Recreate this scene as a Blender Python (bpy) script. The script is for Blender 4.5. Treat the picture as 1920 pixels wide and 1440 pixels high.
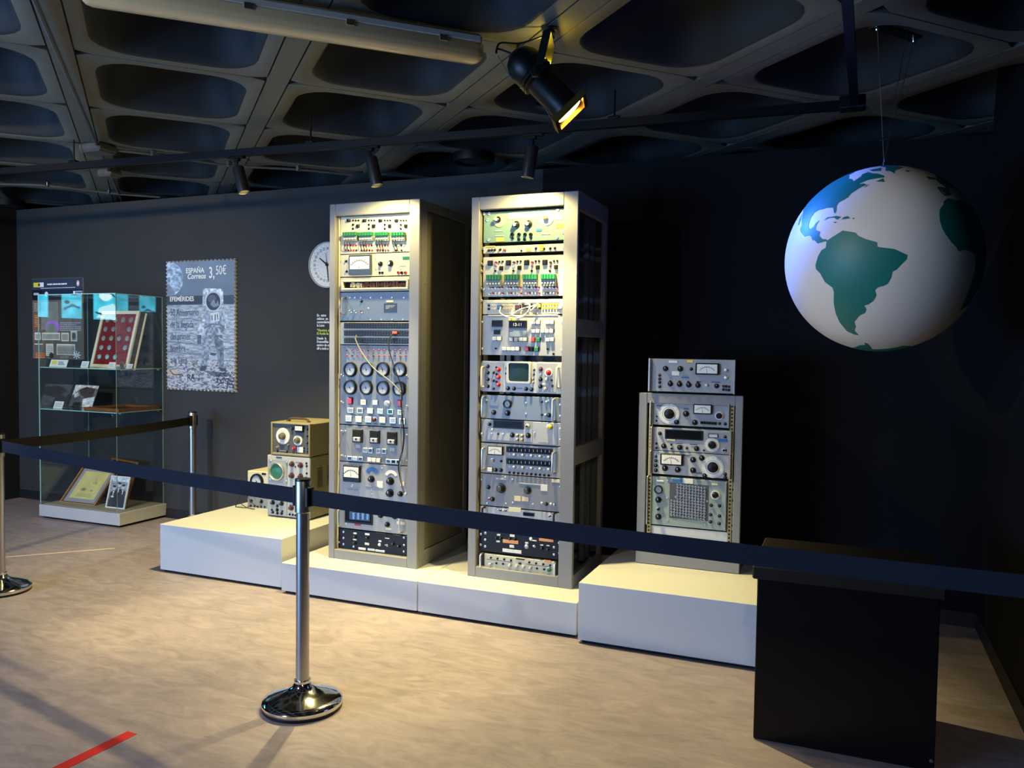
import bpy, bmesh, math, random
import numpy as np
from mathutils import Vector, Matrix, geometry
random.seed(7); NR = np.random.default_rng(11)
for o in list(bpy.data.objects): bpy.data.objects.remove(o)
SC = bpy.context.scene; COL = SC.collection
PI = math.pi

# ------------------------------------------------------------------ camera
FPX, YAW, PIT, ROL, CAMH = 1525.5, .38956, .043644, .013617, 1.6
def cam_axes():
    cy, sy, cp, sp = math.cos(YAW), math.sin(YAW), math.cos(PIT), math.sin(PIT)
    f = Vector((-sy*cp, cy*cp, -sp)); r = Vector((cy, sy, 0)); u = r.cross(f)
    c, s = math.cos(ROL), math.sin(ROL)
    return c*r+s*u, -s*r+c*u, f
RT, UP, FW = cam_axes()
cd = bpy.data.cameras.new('camera'); cam = bpy.data.objects.new('camera', cd); COL.objects.link(cam)
cd.sensor_width = 36; cd.lens = FPX*36/1920; cd.clip_start = .05; cd.clip_end = 100
cam.matrix_world = Matrix.Translation((0, 0, CAMH)) @ Matrix((RT, UP, -FW)).transposed().to_4x4()
SC.camera = cam
# ------------------------------------------------------------------ world, lights, exposure
w = bpy.data.worlds.new('World'); SC.world = w; w.use_nodes = True
w.node_tree.nodes['Background'].inputs[0].default_value = (.25, .33, .5, 1)
w.node_tree.nodes['Background'].inputs[1].default_value = .012
SC.view_settings.view_transform = 'Standard'; SC.view_settings.look = 'None'
SC.view_settings.exposure = 0; SC.view_settings.gamma = 1; SC.view_settings.use_curve_mapping = False
def lamp(name, kind, loc, aim, watts, col, size=.05, cone=60, blend=.4, sy=None):
    L = bpy.data.lights.new(name, kind); L.energy = watts; L.color = col
    if kind == 'SPOT': L.spot_size = math.radians(cone); L.spot_blend = blend; L.shadow_soft_size = size
    elif kind == 'AREA':
        L.size = size
        if sy: L.shape = 'RECTANGLE'; L.size_y = sy
    else: L.shadow_soft_size = size
    o = bpy.data.objects.new(name, L); COL.objects.link(o); o.location = loc
    o.rotation_euler = (Vector(aim)-Vector(loc)).to_track_quat('-Z', 'Y').to_euler()
    return o
WARM = (1, .83, .37)
SPOTS = [(-3.584, 4.19, 2.57), (-2.635, 4.244, 2.565), (-1.687, 4.297, 2.56)]
for i, s in enumerate(SPOTS):     # each cylinder: a tight beam and the weak wide spill of its reflector
    lamp('track_beam', 'SPOT', (s[0], s[1], s[2]-.012), (s[0]+(-.1, -.02, .16)[i], s[1]+(.16, -.2, -.16)[i], s[2]-1), (300, 265, 280)[i], WARM, .025, (84, 64, 74)[i], .55)
    lamp('track_spill', 'SPOT', (s[0], s[1], s[2]-.012), (s[0]-.10, s[1]+.22, s[2]-1), (40, 42, 40)[i], (1, .80, .30), .025, 150, .5)
# added lights for unseen sources behind the viewer: warm spots and a cool fill
lamp('walkway_lamp', 'SPOT', (.2, -.1, 2.85), (-1.2, 3.4, 0), 60, (1, .86, .68), .06, 64, .6)
lamp('gallery_fill', 'SPOT', (-4.9, 1.2, 2.85), (-6.1, 5.4, 1.3), 420, (1, .88, .70), .05, 64, .8)  # warm fill added for the showcase and the stamp wall
lamp('walkway_lamp', 'SPOT', (-3.2, .2, 2.85), (-4.0, 4.6, .3), 150, (1, .88, .72), .06, 104, .9)
lamp('cool_fill', 'AREA', (-6.2, -2.6, 1.1), (-2.4, 4.2, .5), 470, (.25, .50, 1), 4.0, sy=1.8)  # added blue fill for the platform fronts, its source unseen
lamp('blue_lamp', 'SPOT', (-1.50, 4.22, 2.92), (.12, 3.93, 2.02), 620, (.05, .16, 1), .03, 25, .25)
lamp('stage_lamp', 'SPOT', (-.84, 3.50, 2.43), (.2, 3.45, .0), 16, (1, .84, .6), .04, 42, .6)
lamp('globe_fill', 'SPOT', (-2.6, .3, 2.85), (.06, 3.93, 2.0), 240, (1, .86, .64), .04, 13, .6)  # narrow warm fill added to brighten the front of the globe
SC.cycles.transparent_max_bounces = 32

# ------------------------------------------------------------------ unprojection of measured picture points to real planes
CR = {1: (600, 360, .25), 2: (600, 700, 300/1137), 3: (860, 350, 300/1234), 4: (860, 660, 300/939),
      5: (1160, 640, 280/877), 6: (440, 760, 1/6), 0: (0, 0, 1)}
def ray(x, y): return FW + RT*((x-960)/FPX) - UP*((y-720)/FPX)
def onY(c, x, y, Y):
    a, b, s = CR[c]; d = ray(a+x*s, b+y*s); t = Y/d.y
    return Vector((d.x*t, Y, CAMH+d.z*t))
def onX(c, x, y, X):
    a, b, s = CR[c]; d = ray(a+x*s, b+y*s); t = X/d.x
    return Vector((X, d.y*t, CAMH+d.z*t))
def onZ(c, x, y, Z):
    a, b, s = CR[c]; d = ray(a+x*s, b+y*s); t = (Z-CAMH)/d.z
    return Vector((d.x*t, d.y*t, Z))

# ------------------------------------------------------------------ materials
def lin(c):
    f = lambda v: v/12.92 if v <= .04045 else ((v+.055)/1.055)**2.4
    return (f(c[0]), f(c[1]), f(c[2]), 1)
MATS = {}
def mat(name, col, rough=.5, metal=0, var=.06, scale=12, emit=None, es=0, bump=0, spec=.5, coat=0):
    if name in MATS: return MATS[name]
    m = bpy.data.materials.new(name); m.use_nodes = True; nt = m.node_tree; N = nt.nodes; L = nt.links
    b = N['Principled BSDF']; c = lin(col) if max(col) > 1e-9 else (0, 0, 0, 1)
    tc = N.new('ShaderNodeTexCoord'); no = N.new('ShaderNodeTexNoise'); no.inputs['Scale'].default_value = scale
    no.inputs['Detail'].default_value = 4; L.new(tc.outputs['Object'], no.inputs['Vector'])
    mx = N.new('ShaderNodeMix'); mx.data_type = 'RGBA'
    mx.inputs[6].default_value = tuple(v*(1-var) for v in c[:3])+(1,)
    mx.inputs[7].default_value = tuple(min(1, v*(1+var)) for v in c[:3])+(1,)
    L.new(no.outputs['Fac'], mx.inputs[0]); L.new(mx.outputs[2], b.inputs['Base Color'])
    b.inputs['Roughness'].default_value = rough; b.inputs['Metallic'].default_value = metal
    b.inputs['Specular IOR Level'].default_value = spec
    if coat: b.inputs['Coat Weight'].default_value = coat; b.inputs['Coat Roughness'].default_value = .05
    if emit: b.inputs['Emission Color'].default_value = lin(emit); b.inputs['Emission Strength'].default_value = es
    if bump:
        bp = N.new('ShaderNodeBump'); bp.inputs['Strength'].default_value = bump; bp.inputs['Distance'].default_value = .01
        L.new(no.outputs['Fac'], bp.inputs['Height']); L.new(bp.outputs['Normal'], b.inputs['Normal'])
    MATS[name] = m; return m
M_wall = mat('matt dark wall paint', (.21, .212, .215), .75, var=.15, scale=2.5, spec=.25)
M_wallr = mat('matt black wall with shade', (.055, .058, .07), .85, var=.1, scale=3, spec=.2)  # the back wall's shade behind the globe is put into this black
M_walll = mat('dark brown wall paint', (.13, .115, .10), .8, var=.1, scale=3, spec=.2)
M_base = mat('black skirting', (.10, .105, .11), .45)
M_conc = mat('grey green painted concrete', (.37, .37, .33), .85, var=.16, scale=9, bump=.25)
M_cofr = mat('shaded coffer shell', (.095, .115, .12), .75, var=.15, scale=5, bump=.1)  # darker than the ribs: the shade inside the coffers is in the colour
M_dark = mat('black void', (.03, .03, .03), .9)
M_black = mat('black plastic', (.05, .05, .052), .4, spec=.3)
M_blackm = mat('black enamel', (.07, .072, .078), .35, coat=.2)
M_lacq = mat('black lacquer', (.025, .027, .032), .32, spec=.25, coat=.03, var=.1, scale=3)
M_white = mat('white painted board', (.80, .80, .78), .55, var=.025, scale=3)
M_grey = mat('grey cabinet enamel', (.53, .525, .51), .45, var=.03, scale=6)
M_side = mat('olive grey side panel', (.44, .42, .35), .5, var=.05, scale=4)
M_panel = mat('pale grey panel', (.60, .61, .61), .45, var=.04)
M_cream = mat('cream panel', (.78, .76, .66), .45, var=.04)
M_blueg = mat('blue grey panel', (.47, .52, .57), .45, var=.04)
M_mid = mat('mid grey panel', (.51, .52, .52), .45, var=.04)
M_greenp = mat('sage green panel', (.45, .57, .48), .45, var=.05)
M_dkp = mat('dark grey crackle panel', (.30, .31, .32), .6, var=.12, scale=60)
M_lt = mat('light silver panel', (.70, .70, .68), .4, var=.03)
M_chr = mat('polished chrome', (.86, .86, .85), .09, 1, var=.03)
M_stl = mat('brushed steel', (.70, .70, .69), .3, 1, var=.05, scale=30)
M_alu = mat('satin aluminium', (.82, .82, .80), .35, .8, var=.04)
M_wht = mat('white face', (.90, .90, .86), .5, var=.02)
M_crm = mat('cream label', (.90, .85, .68), .6, var=.04)
M_yel = mat('yellow label', (.93, .82, .25), .6, var=.05)
M_org = mat('orange label', (.88, .60, .36), .6, var=.05)
M_red = mat('red plastic', (.68, .10, .09), .35)
M_brn = mat('brown red knob', (.30, .12, .10), .4)
M_ora = mat('orange plug', (.90, .33, .12), .4)
M_grn = mat('green terminal', (.06, .42, .22), .45)
M_blu = mat('blue label', (.16, .42, .66), .45)
M_navy = mat('navy plate', (.22, .28, .36), .5)
M_olv = mat('olive knob', (.38, .36, .24), .4)
M_brass = mat('brass', (.80, .66, .36), .3, 1)
M_screen = mat('dark green tube glass', (.10, .19, .17), .35, spec=.12)
M_scope = mat('green tube glass', (.22, .46, .37), .3, spec=.2)
M_copper = mat('copper brown winding', (.45, .24, .10), .4, var=.4, scale=60)
M_glassd = mat('dark display glass', (.05, .045, .045), .35, spec=.12)
M_disp = mat('blue display glass', (.20, .28, .40), .15, emit=(.25, .4, .6), es=.12)
M_belt = mat('navy webbing belt', (.10, .12, .165), .8, var=.1, scale=80, spec=.2)
M_beltk = mat('black webbing belt', (.10, .09, .08), .8, var=.1, scale=80, spec=.2)
M_wood = mat('brown wood frame', (.47, .29, .14), .4, var=.25, scale=18)
M_woodk = mat('dark wood case', (.30, .23, .13), .5, var=.25, scale=18)
M_ivory = mat('ivory frame', (.88, .85, .72), .45)
M_velvet = mat('crimson velvet', (.46, .06, .09), .85, var=.2, scale=20)
M_silver = mat('silver coin', (.74, .72, .68), .3, .7, var=.15, scale=90)
M_tan = mat('tan case enamel', (.55, .52, .40), .5, var=.05)
M_creamc = mat('cream case enamel', (.78, .75, .62), .5, var=.05)
M_vinylred = mat('red floor tape', (.78, .10, .08), .55)
M_streak = mat('pale light streak', (.93, .84, .66), .5)  # a streak of light as a surface colour
M_teal = mat('teal land paint', (.0, .40, .36), .5, var=.05, scale=3)
M_globe = mat('off white globe paint', (.80, .77, .72), .5, var=.03, scale=3)
M_wire = mat('grey cable', (.50, .48, .44), .5)
M_wirew = mat('white cable', (.85, .83, .76), .5)
M_wirek = mat('black cable', (.10, .09, .08), .5)
M_lens = mat('glowing lamp lens', (1, .95, .8), .3, emit=(1, .90, .62), es=14)
M_track = mat('track black', (.035, .037, .045), .5, spec=.2)
M_barrel = mat('dark grey barrel', (.17, .17, .17), .4, .3)
M_fixb = mat('fixture body', (.75, .73, .68), .5)
M_ink = mat('black ink', (.05, .05, .05), .6)
M_textw = mat('white print', (.92, .92, .90), .6)
M_texty = mat('lime print', (.80, .85, .25), .6)
M_sign = mat('dark sign board', (.12, .13, .145), .6)

def mat_diffuser():
    m = bpy.data.materials.new('ribbed clear diffuser'); m.use_nodes = True; nt = m.node_tree; b = nt.nodes['Principled BSDF']
    b.inputs['Base Color'].default_value = lin((.90, .80, .60)); b.inputs['Roughness'].default_value = .3
    b.inputs['Transmission Weight'].default_value = .25; b.inputs['Coat Weight'].default_value = .3
    wv = nt.nodes.new('ShaderNodeTexWave'); wv.inputs['Scale'].default_value = 60; wv.bands_direction = 'Y'
    tc = nt.nodes.new('ShaderNodeTexCoord'); nt.links.new(tc.outputs['Object'], wv.inputs['Vector'])
    bp = nt.nodes.new('ShaderNodeBump'); bp.inputs['Strength'].default_value = .15; bp.inputs['Distance'].default_value = .003
    nt.links.new(wv.outputs['Fac'], bp.inputs['Height']); nt.links.new(bp.outputs['Normal'], b.inputs['Normal'])
    return m
M_diff = mat_diffuser()
def mat_glass(name, tint=(.965, .985, .98), refl=1.0):
    m = bpy.data.materials.new(name); m.use_nodes = True; nt = m.node_tree; N = nt.nodes; N.remove(N['Principled BSDF'])
    o = N['Material Output']; t = N.new('ShaderNodeBsdfTransparent'); t.inputs[0].default_value = tint+(1,)
    g = N.new('ShaderNodeBsdfGlossy'); g.inputs['Roughness'].default_value = .0; g.inputs[0].default_value = (refl, refl, refl, 1)
    f = N.new('ShaderNodeFresnel'); ge = N.new('ShaderNodeNewGeometry'); ma = N.new('ShaderNodeMath'); ma.operation = 'MULTIPLY_ADD'; ma.inputs[1].default_value = 1/1.5-1.5; ma.inputs[2].default_value = 1.5
    nt.links.new(ge.outputs['Backfacing'], ma.inputs[0]); nt.links.new(ma.outputs[0], f.inputs[0]); mx = N.new('ShaderNodeMixShader')
    nt.links.new(f.outputs[0], mx.inputs[0]); nt.links.new(t.outputs[0], mx.inputs[1]); nt.links.new(g.outputs[0], mx.inputs[2])
    nt.links.new(mx.outputs[0], o.inputs[0]); return m
M_glass = mat_glass('clear glass')
M_gedge = mat('green glass edge', (.58, .76, .72), .15, emit=None)
def mat_floor():
    m = bpy.data.materials.new('beige streaked vinyl'); m.use_nodes = True; nt = m.node_tree; N = nt.nodes; L = nt.links; b = N['Principled BSDF']
    tc = N.new('ShaderNodeTexCoord'); mp = N.new('ShaderNodeMapping'); mp.inputs['Scale'].default_value = (1.9, 5.2, 1); mp.inputs['Rotation'].default_value = (0, 0, .25)
    L.new(tc.outputs['Object'], mp.inputs['Vector'])
    n1 = N.new('ShaderNodeTexNoise'); n1.inputs['Scale'].default_value = 2.2; n1.inputs['Detail'].default_value = 9; n1.inputs['Roughness'].default_value = .68; n1.inputs['Distortion'].default_value = 1.4
    L.new(mp.outputs[0], n1.inputs['Vector'])
    n2 = N.new('ShaderNodeTexNoise'); n2.inputs['Scale'].default_value = 1.1; n2.inputs['Detail'].default_value = 3
    L.new(tc.outputs['Object'], n2.inputs['Vector'])
    r = N.new('ShaderNodeValToRGB'); e = r.color_ramp.elements
    e[0].position = .30; e[0].color = lin((.53, .49, .505)); e[1].position = .72; e[1].color = lin((.675, .622, .635))
    x = e.new(.5); x.color = lin((.605, .558, .57))
    L.new(n1.outputs['Fac'], r.inputs[0])
    r2 = N.new('ShaderNodeValToRGB'); r2.color_ramp.elements[0].position = .35; r2.color_ramp.elements[0].color = (.92, .93, .93, 1); r2.color_ramp.elements[1].position = .65; r2.color_ramp.elements[1].color = (1, .985, .96, 1)
    L.new(n2.outputs['Fac'], r2.inputs[0])
    mu = N.new('ShaderNodeMix'); mu.data_type = 'RGBA'; mu.blend_type = 'MULTIPLY'; mu.inputs[0].default_value = 1
    L.new(r.outputs[0], mu.inputs[6]); L.new(r2.outputs[0], mu.inputs[7]); L.new(mu.outputs[2], b.inputs['Base Color'])
    b.inputs['Roughness'].default_value = .5; b.inputs['Specular IOR Level'].default_value = .3
    bp = N.new('ShaderNodeBump'); bp.inputs['Strength'].default_value = .06; bp.inputs['Distance'].default_value = .004
    L.new(n1.outputs['Fac'], bp.inputs['Height']); L.new(bp.outputs['Normal'], b.inputs['Normal'])
    return m
M_floor = mat_floor()
def mat_print():
    m = bpy.data.materials.new('printed colours'); m.use_nodes = True; nt = m.node_tree
    a = nt.nodes.new('ShaderNodeAttribute'); a.attribute_name = 'print'
    nt.links.new(a.outputs['Color'], nt.nodes['Principled BSDF'].inputs['Base Color']); nt.nodes['Principled BSDF'].inputs['Roughness'].default_value = .5
    return m
M_print = mat_print()
def mat_videoscreen():
    m = bpy.data.materials.new('lit video picture'); m.use_nodes = True; nt = m.node_tree; N = nt.nodes; b = N['Principled BSDF']
    a = N.new('ShaderNodeAttribute'); a.attribute_name = 'print'
    nt.links.new(a.outputs['Color'], b.inputs['Emission Color']); b.inputs['Emission Strength'].default_value = 9; b.inputs['Base Color'].default_value = (.02, .02, .02, 1)
    return m
M_video = mat_videoscreen()

# ------------------------------------------------------------------ mesh builder
class MB:
    def __init__(s): s.v = []; s.f = []; s.m = []
    def add(s, vs, fs, m=0):
        n = len(s.v); s.v += [tuple(v) for v in vs]; s.f += [tuple(i+n for i in f) for f in fs]; s.m += [m]*len(fs); return s
    def box(s, x0, x1, y0, y1, z0, z1, m=0):
        vs = [(x, y, z) for x in (x0, x1) for y in (y0, y1) for z in (z0, z1)]
        return s.add(vs, [(0, 1, 3, 2), (4, 6, 7, 5), (0, 4, 5, 1), (2, 3, 7, 6), (0, 2, 6, 4), (1, 5, 7, 3)], m)
    def cbox(s, x0, x1, y0, y1, z0, z1, c=.004, m=0):        # chamfered box
        c = min(c, (x1-x0)*.45, (y1-y0)*.45, (z1-z0)*.45); P = (x0, x1), (y0, y1), (z0, z1)
        vs = []; ix = {}
        for i in (0, 1):
            for j in (0, 1):
                for k in (0, 1):
                    for a in range(3):
                        p = [P[0][i], P[1][j], P[2][k]]
                        for b in range(3):
                            if b != a: p[b] += c if (i, j, k)[b] == 0 else -c
                        ix[i, j, k, a] = len(vs); vs.append(p)
        fs = []
        for a in range(3):
            b, d = (a+1) % 3, (a+2) % 3
            for e in (0, 1):
                q = []
                for (u, w_) in ((0, 0), (1, 0), (1, 1), (0, 1)):
                    t = [0, 0, 0]; t[a] = e; t[b] = u; t[d] = w_; q.append(ix[(*t, a)])
                fs.append(q if e else q[::-1])
            for u in (0, 1):
                for w_ in (0, 1):
                    t0 = [0, 0, 0]; t1 = [0, 0, 0]; t0[b] = t1[b] = u; t0[d] = t1[d] = w_; t1[a] = 1
                    q = [ix[(*t0, b)], ix[(*t1, b)], ix[(*t1, d)], ix[(*t0, d)]]
                    fs.append(q if (u == w_) else q[::-1])
        for i in (0, 1):
            for j in (0, 1):
                for k in (0, 1):
                    q = [ix[i, j, k, 0], ix[i, j, k, 1], ix[i, j, k, 2]]
                    fs.append(q if (i+j+k) % 2 == 1 else q[::-1])
        return s.add(vs, fs, m)
    def lathe(s, prof, n=20, axis='Z', o=(0, 0, 0), m=0):
        # prof: list of (radius, height); axis Z up, or Y: towards -Y (out of a panel)
        vs = []; fs = []
        for r, h in prof:
            for k in range(n):
                a = 2*PI*k/n; x, y = r*math.cos(a), r*math.sin(a)
                p = (x, y, h) if axis == 'Z' else (x, -h, y) if axis == 'Y' else (h, x, y)
                vs.append((p[0]+o[0], p[1]+o[1], p[2]+o[2]))
        for i in range(len(prof)-1):
            for k in range(n):
                a, b = i*n+k, i*n+(k+1) % n; fs.append((a, b, b+n, a+n))
        if prof[-1][0] > 1e-6: fs.append(tuple((len(prof)-1)*n+k for k in range(n)))
        if prof[0][0] > 1e-6: fs.append(tuple(reversed(range(n))))
        return s.add(vs, fs, m)
    def tube(s, pts, r, n=6, m=0, cap=True):
        pts = [Vector(p) for p in pts]; vs = []; fs = []; up = None
        for i, p in enumerate(pts):
            t = (pts[min(i+1, len(pts)-1)]-pts[max(i-1, 0)]).normalized()
            if up is None: up = t.orthogonal().normalized()
            up = (up-t*up.dot(t)); up = up.normalized() if up.length > 1e-6 else t.orthogonal().normalized()
            b = t.cross(up); rr = r[i] if isinstance(r, (list, tuple)) else r
            vs += [p+(up*math.cos(2*PI*k/n)+b*math.sin(2*PI*k/n))*rr for k in range(n)]
        for i in range(len(pts)-1):
            for k in range(n): a, b_ = i*n+k, i*n+(k+1) % n; fs.append((a, b_, b_+n, a+n))
        if cap: fs += [tuple(reversed(range(n))), tuple((len(pts)-1)*n+k for k in range(n))]
        return s.add(vs, fs, m)
    def prism(s, poly, y0, y1, m=0):      # outline in XZ, extruded along Y
        n = len(poly); vs = [(x, y0, z) for x, z in poly]+[(x, y1, z) for x, z in poly]
        fs = [tuple(range(n)), tuple(reversed(range(n, 2*n)))]+[(k, k+n, (k+1) % n+n, (k+1) % n) for k in range(n)]
        return s.add(vs, fs, m)
    def ring(s, r0, r1, h, n=28, o=(0, 0, 0), m=0, a0=0, a1=2*PI, hb=0):   # flat annulus/sector facing -Y at height h
        full = abs(a1-a0-2*PI) < 1e-6; k = n if full else n+1; vs = []
        for i in range(k):
            a = a0+(a1-a0)*i/n
            for r in (r0, r1): vs.append((o[0]+r*math.cos(a), o[1]-h, o[2]+r*math.sin(a)))
        fs = [(2*i, 2*i+1, (2*i+3) % (2*k), (2*i+2) % (2*k)) for i in range(n)]
        return s.add(vs, fs, m)
    def mesh(s, name, mats, smooth=True):
        me = bpy.data.meshes.new(name); me.from_pydata(s.v, [], s.f)
        for m in (mats if isinstance(mats, (list, tuple)) else [mats]): me.materials.append(m)
        me.polygons.foreach_set('material_index', s.m)
        bm = bmesh.new(); bm.from_mesh(me); bmesh.ops.recalc_face_normals(bm, faces=bm.faces); bm.to_mesh(me); bm.free()
        if smooth:
            me.polygons.foreach_set('use_smooth', [True]*len(me.polygons)); me.set_sharp_from_angle(angle=math.radians(35))
        me.update(); return me
def sm(pts, n=6):                          # Catmull-Rom through points
    P = [Vector(p) for p in pts]; P = [P[0]*2-P[1]]+P+[P[-1]*2-P[-2]]; out = []
    for i in range(1, len(P)-2):
        a, b, c, d = P[i-1:i+3]
        for k in range(n):
            t = k/n; out.append(.5*((2*b)+(c-a)*t+(2*a-5*b+4*c-d)*t*t+(3*b-a-3*c+d)*t**3))
    return out+[P[-2]]
LOC = {}
def tag(o, label=None, cat=None, group=None, kind=None):
    if label: o['label'] = label
    if cat: o['category'] = cat
    if group: o['group'] = group
    if kind: o['kind'] = kind
    return o
def thing(name, label, cat, loc=(0, 0, 0), rz=0, group=None):
    o = bpy.data.objects.new(name, None); COL.objects.link(o); o.location = loc; o.rotation_euler = (0, 0, rz); o.empty_display_size = .05
    LOC[o.name] = Vector((0, 0, 0)); return tag(o, label, cat, group)
def place(name, me, parent=None, loc=(0, 0, 0), rot=None):     # loc is in the frame of the top-level thing
    o = bpy.data.objects.new(name, me); COL.objects.link(o); L = Vector(loc)
    if parent: o.parent = parent; o.location = L-LOC[parent.name]; LOC[o.name] = L
    else: o.location = L; LOC[o.name] = Vector((0, 0, 0))
    if rot: o.rotation_euler = rot
    return o
def obj(name, mb, mats, parent=None, loc=(0, 0, 0), rot=None, smooth=True):
    return place(name, mb.mesh(name, mats, smooth), parent, loc, rot)
CACHE = {}
def cached(key, fn):
    if key not in CACHE: CACHE[key] = fn()
    return CACHE[key]
def text(name, body, size, m, parent, loc, rot=(PI/2, 0, 0), align='LEFT', sx=1, shear=0, depth=.0006, bold=0):
    c = bpy.data.curves.new(name, 'FONT'); c.body = body; c.size = size; c.align_x = align; c.extrude = depth; c.shear = shear; c.offset = bold; c.resolution_u = 3
    o = bpy.data.objects.new(name, c); COL.objects.link(o)
    dg = bpy.context.evaluated_depsgraph_get(); me = bpy.data.meshes.new_from_object(o.evaluated_get(dg)); me.name = name
    bpy.data.objects.remove(o); me.materials.clear(); me.materials.append(m)
    me.transform(Matrix.Diagonal((sx, 1, 1, 1)))
    return place(name, me, parent, loc, rot)

# ------------------------------------------------------------------ flat prints: a painted colour grid on a real sheet
class Canvas:
    def __init__(s, w, h, col): s.w, s.h = w, h; s.a = np.ones((h, w, 3))*np.array(col); s.yy, s.xx = np.mgrid[0:h, 0:w]+.5
    def put(s, mask, col, al=1):
        m = mask[..., None]*al; s.a = s.a*(1-m)+np.array(col)*m
    def rect(s, x0, y0, x1, y1, col, al=1): s.put((s.xx >= x0) & (s.xx < x1) & (s.yy >= y0) & (s.yy < y1), col, al)
    def ell(s, cx, cy, rx, ry, col, al=1): s.put(((s.xx-cx)/rx)**2+((s.yy-cy)/ry)**2 < 1, col, al)
    def poly(s, pts, col, al=1):
        m = np.zeros((s.h, s.w), bool); n = len(pts)
        for i in range(n):
            x0, y0 = pts[i]; x1, y1 = pts[(i+1) % n]
            if y0 == y1: continue
            m ^= ((s.yy < y0) != (s.yy < y1)) & (s.xx < (x1-x0)*(s.yy-y0)/(y1-y0)+x0)
        s.put(m, col, al); return m
    def line(s, pts, w, col, al=1):
        for (x0, y0), (x1, y1) in zip(pts, pts[1:]):
            dx, dy = x1-x0, y1-y0; L = dx*dx+dy*dy+1e-9; t = np.clip(((s.xx-x0)*dx+(s.yy-y0)*dy)/L, 0, 1)
            s.put(np.hypot(s.xx-x0-t*dx, s.yy-y0-t*dy) < w/2, col, al)
    def noise(s, cx, cy, seed=0):
        r = np.random.default_rng(seed); g = r.random((int(s.h/cy)+3, int(s.w/cx)+3)); fx, fy = s.xx/cx, s.yy/cy
        ix, iy = fx.astype(int), fy.astype(int); u, v = fx-ix, fy-iy; u = u*u*(3-2*u); v = v*v*(3-2*v)
        return (g[iy, ix]*(1-u)+g[iy, ix+1]*u)*(1-v)+(g[iy+1, ix]*(1-u)+g[iy+1, ix+1]*u)*v
    def mul(s, f, mask=None):
        g = f[..., None] if mask is None else np.where(mask, f, 1)[..., None]; s.a = np.clip(s.a*g, 0, 1)
    def lines_of_text(s, x0, y0, x1, y1, pitch, col, seed=1, al=.8):
        r = np.random.default_rng(seed); y = y0
        while y < y1:
            x = x0; end = x1-(r.random()*.25*(x1-x0) if r.random() < .3 else 0)
            while x < end:
                L = 2+r.random()*6; s.rect(x, y, min(x+L, end), y+pitch*.45, col, al); x += L+1.3
            y += pitch
    def sheet(s, name, W, H, parent, loc, rot=None, mat_=None, thick=.0):
        h, w = s.h, s.w; X = np.linspace(-W/2, W/2, w+1); Z = np.linspace(H, 0, h+1)
        v = np.stack([np.tile(X, h+1), np.zeros((h+1)*(w+1)), np.repeat(Z, w+1)], 1)
        i = (np.arange(h)[:, None]*(w+1)+np.arange(w)[None, :]).ravel()
        f = np.stack([i, i+w+1, i+w+2, i+1], 1)
        me = bpy.data.meshes.new(name); me.from_pydata(v.tolist(), [], f.tolist()); me.materials.append(mat_ or M_print)
        c = np.clip(s.a, 0, 1).reshape(-1, 3); c = np.where(c <= .04045, c/12.92, ((c+.055)/1.055)**2.4)
        at = me.color_attributes.new('print', 'FLOAT_COLOR', 'CORNER')
        at.data.foreach_set('color', np.repeat(np.concatenate([c, np.ones((len(c), 1))], 1), 4, 0).ravel().astype(np.float32))
        return place(name, me, parent, loc, rot)

def xf(mb, M):
    mb.v = [tuple(M @ Vector(v)) for v in mb.v]; return mb
def aim_matrix(a, b):                    # +Z of the mesh goes from a to b
    return Matrix.Translation(a) @ (Vector(b)-Vector(a)).to_track_quat('Z', 'Y').to_matrix().to_4x4()

# ================================================================== the room
XL, XR = -7.84, .755
def wallY(x): return 5.43-.045*x
WROT = math.atan2(-.045, 1)
def onW(c, x, y, off=0):
    a, b, s = CR[c]; d = ray(a+x*s, b+y*s); t = (5.43-off)/(d.y+.045*d.x)
    return Vector((d.x*t, d.y*t, CAMH+d.z*t))
mb = MB().box(-9.5, XR+.1, -5.2, 6.2, -.1, 0); tag(obj('floor', mb, M_floor), kind='structure', label='beige streaked vinyl floor')
def slab(name, pts, th, m, label):     # wall from plan points a->b, heights za/zb
    (ax, ay, az), (bx, by, bz) = pts; d = Vector((bx-ax, by-ay, 0)).normalized(); n = Vector((-d.y, d.x, 0))*th
    vs = [(ax, ay, 0), (bx, by, 0), (bx, by, bz), (ax, ay, az)]; vs += [(x+n.x, y+n.y, z) for x, y, z in vs]
    b = MB().add(vs, [(0, 1, 2, 3), (7, 6, 5, 4), (0, 4, 5, 1), (1, 5, 6, 2), (2, 6, 7, 3), (3, 7, 4, 0)])
    return tag(obj(name, b, m, smooth=False), kind='structure', label=label)
XJ = -2.05; ZJ = 2.865+.07*(XR-XJ)/(XR-XL)
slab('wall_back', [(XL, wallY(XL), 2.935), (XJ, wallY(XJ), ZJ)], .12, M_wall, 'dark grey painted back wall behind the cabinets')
slab('wall_back', [(XJ, wallY(XJ), ZJ), (XR, wallY(XR), 2.865)], .12, M_wallr, 'right part of the back wall behind the globe, shade put into its colour')
slab('wall_right', [(XR, wallY(XR)+.12, 3.45), (XR, -5.2, 3.45)], .1, M_wallr, 'black right hand wall')
slab('wall_left', [(XL, -5.2, 3.45), (XL, wallY(XL)+.12, 3.45)], .1, M_walll, 'dark brown left wall')
slab('wall_front', [(XR, -5.2, 3.45), (XL, -5.2, 3.45)], .1, M_walll, 'dark wall behind the viewer')
slab('wall_far', [(XL-.2, 7.3, 3.5), (XR+.6, 7.0, 3.5)], .1, M_dark, 'dark wall beyond the partition')
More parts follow.
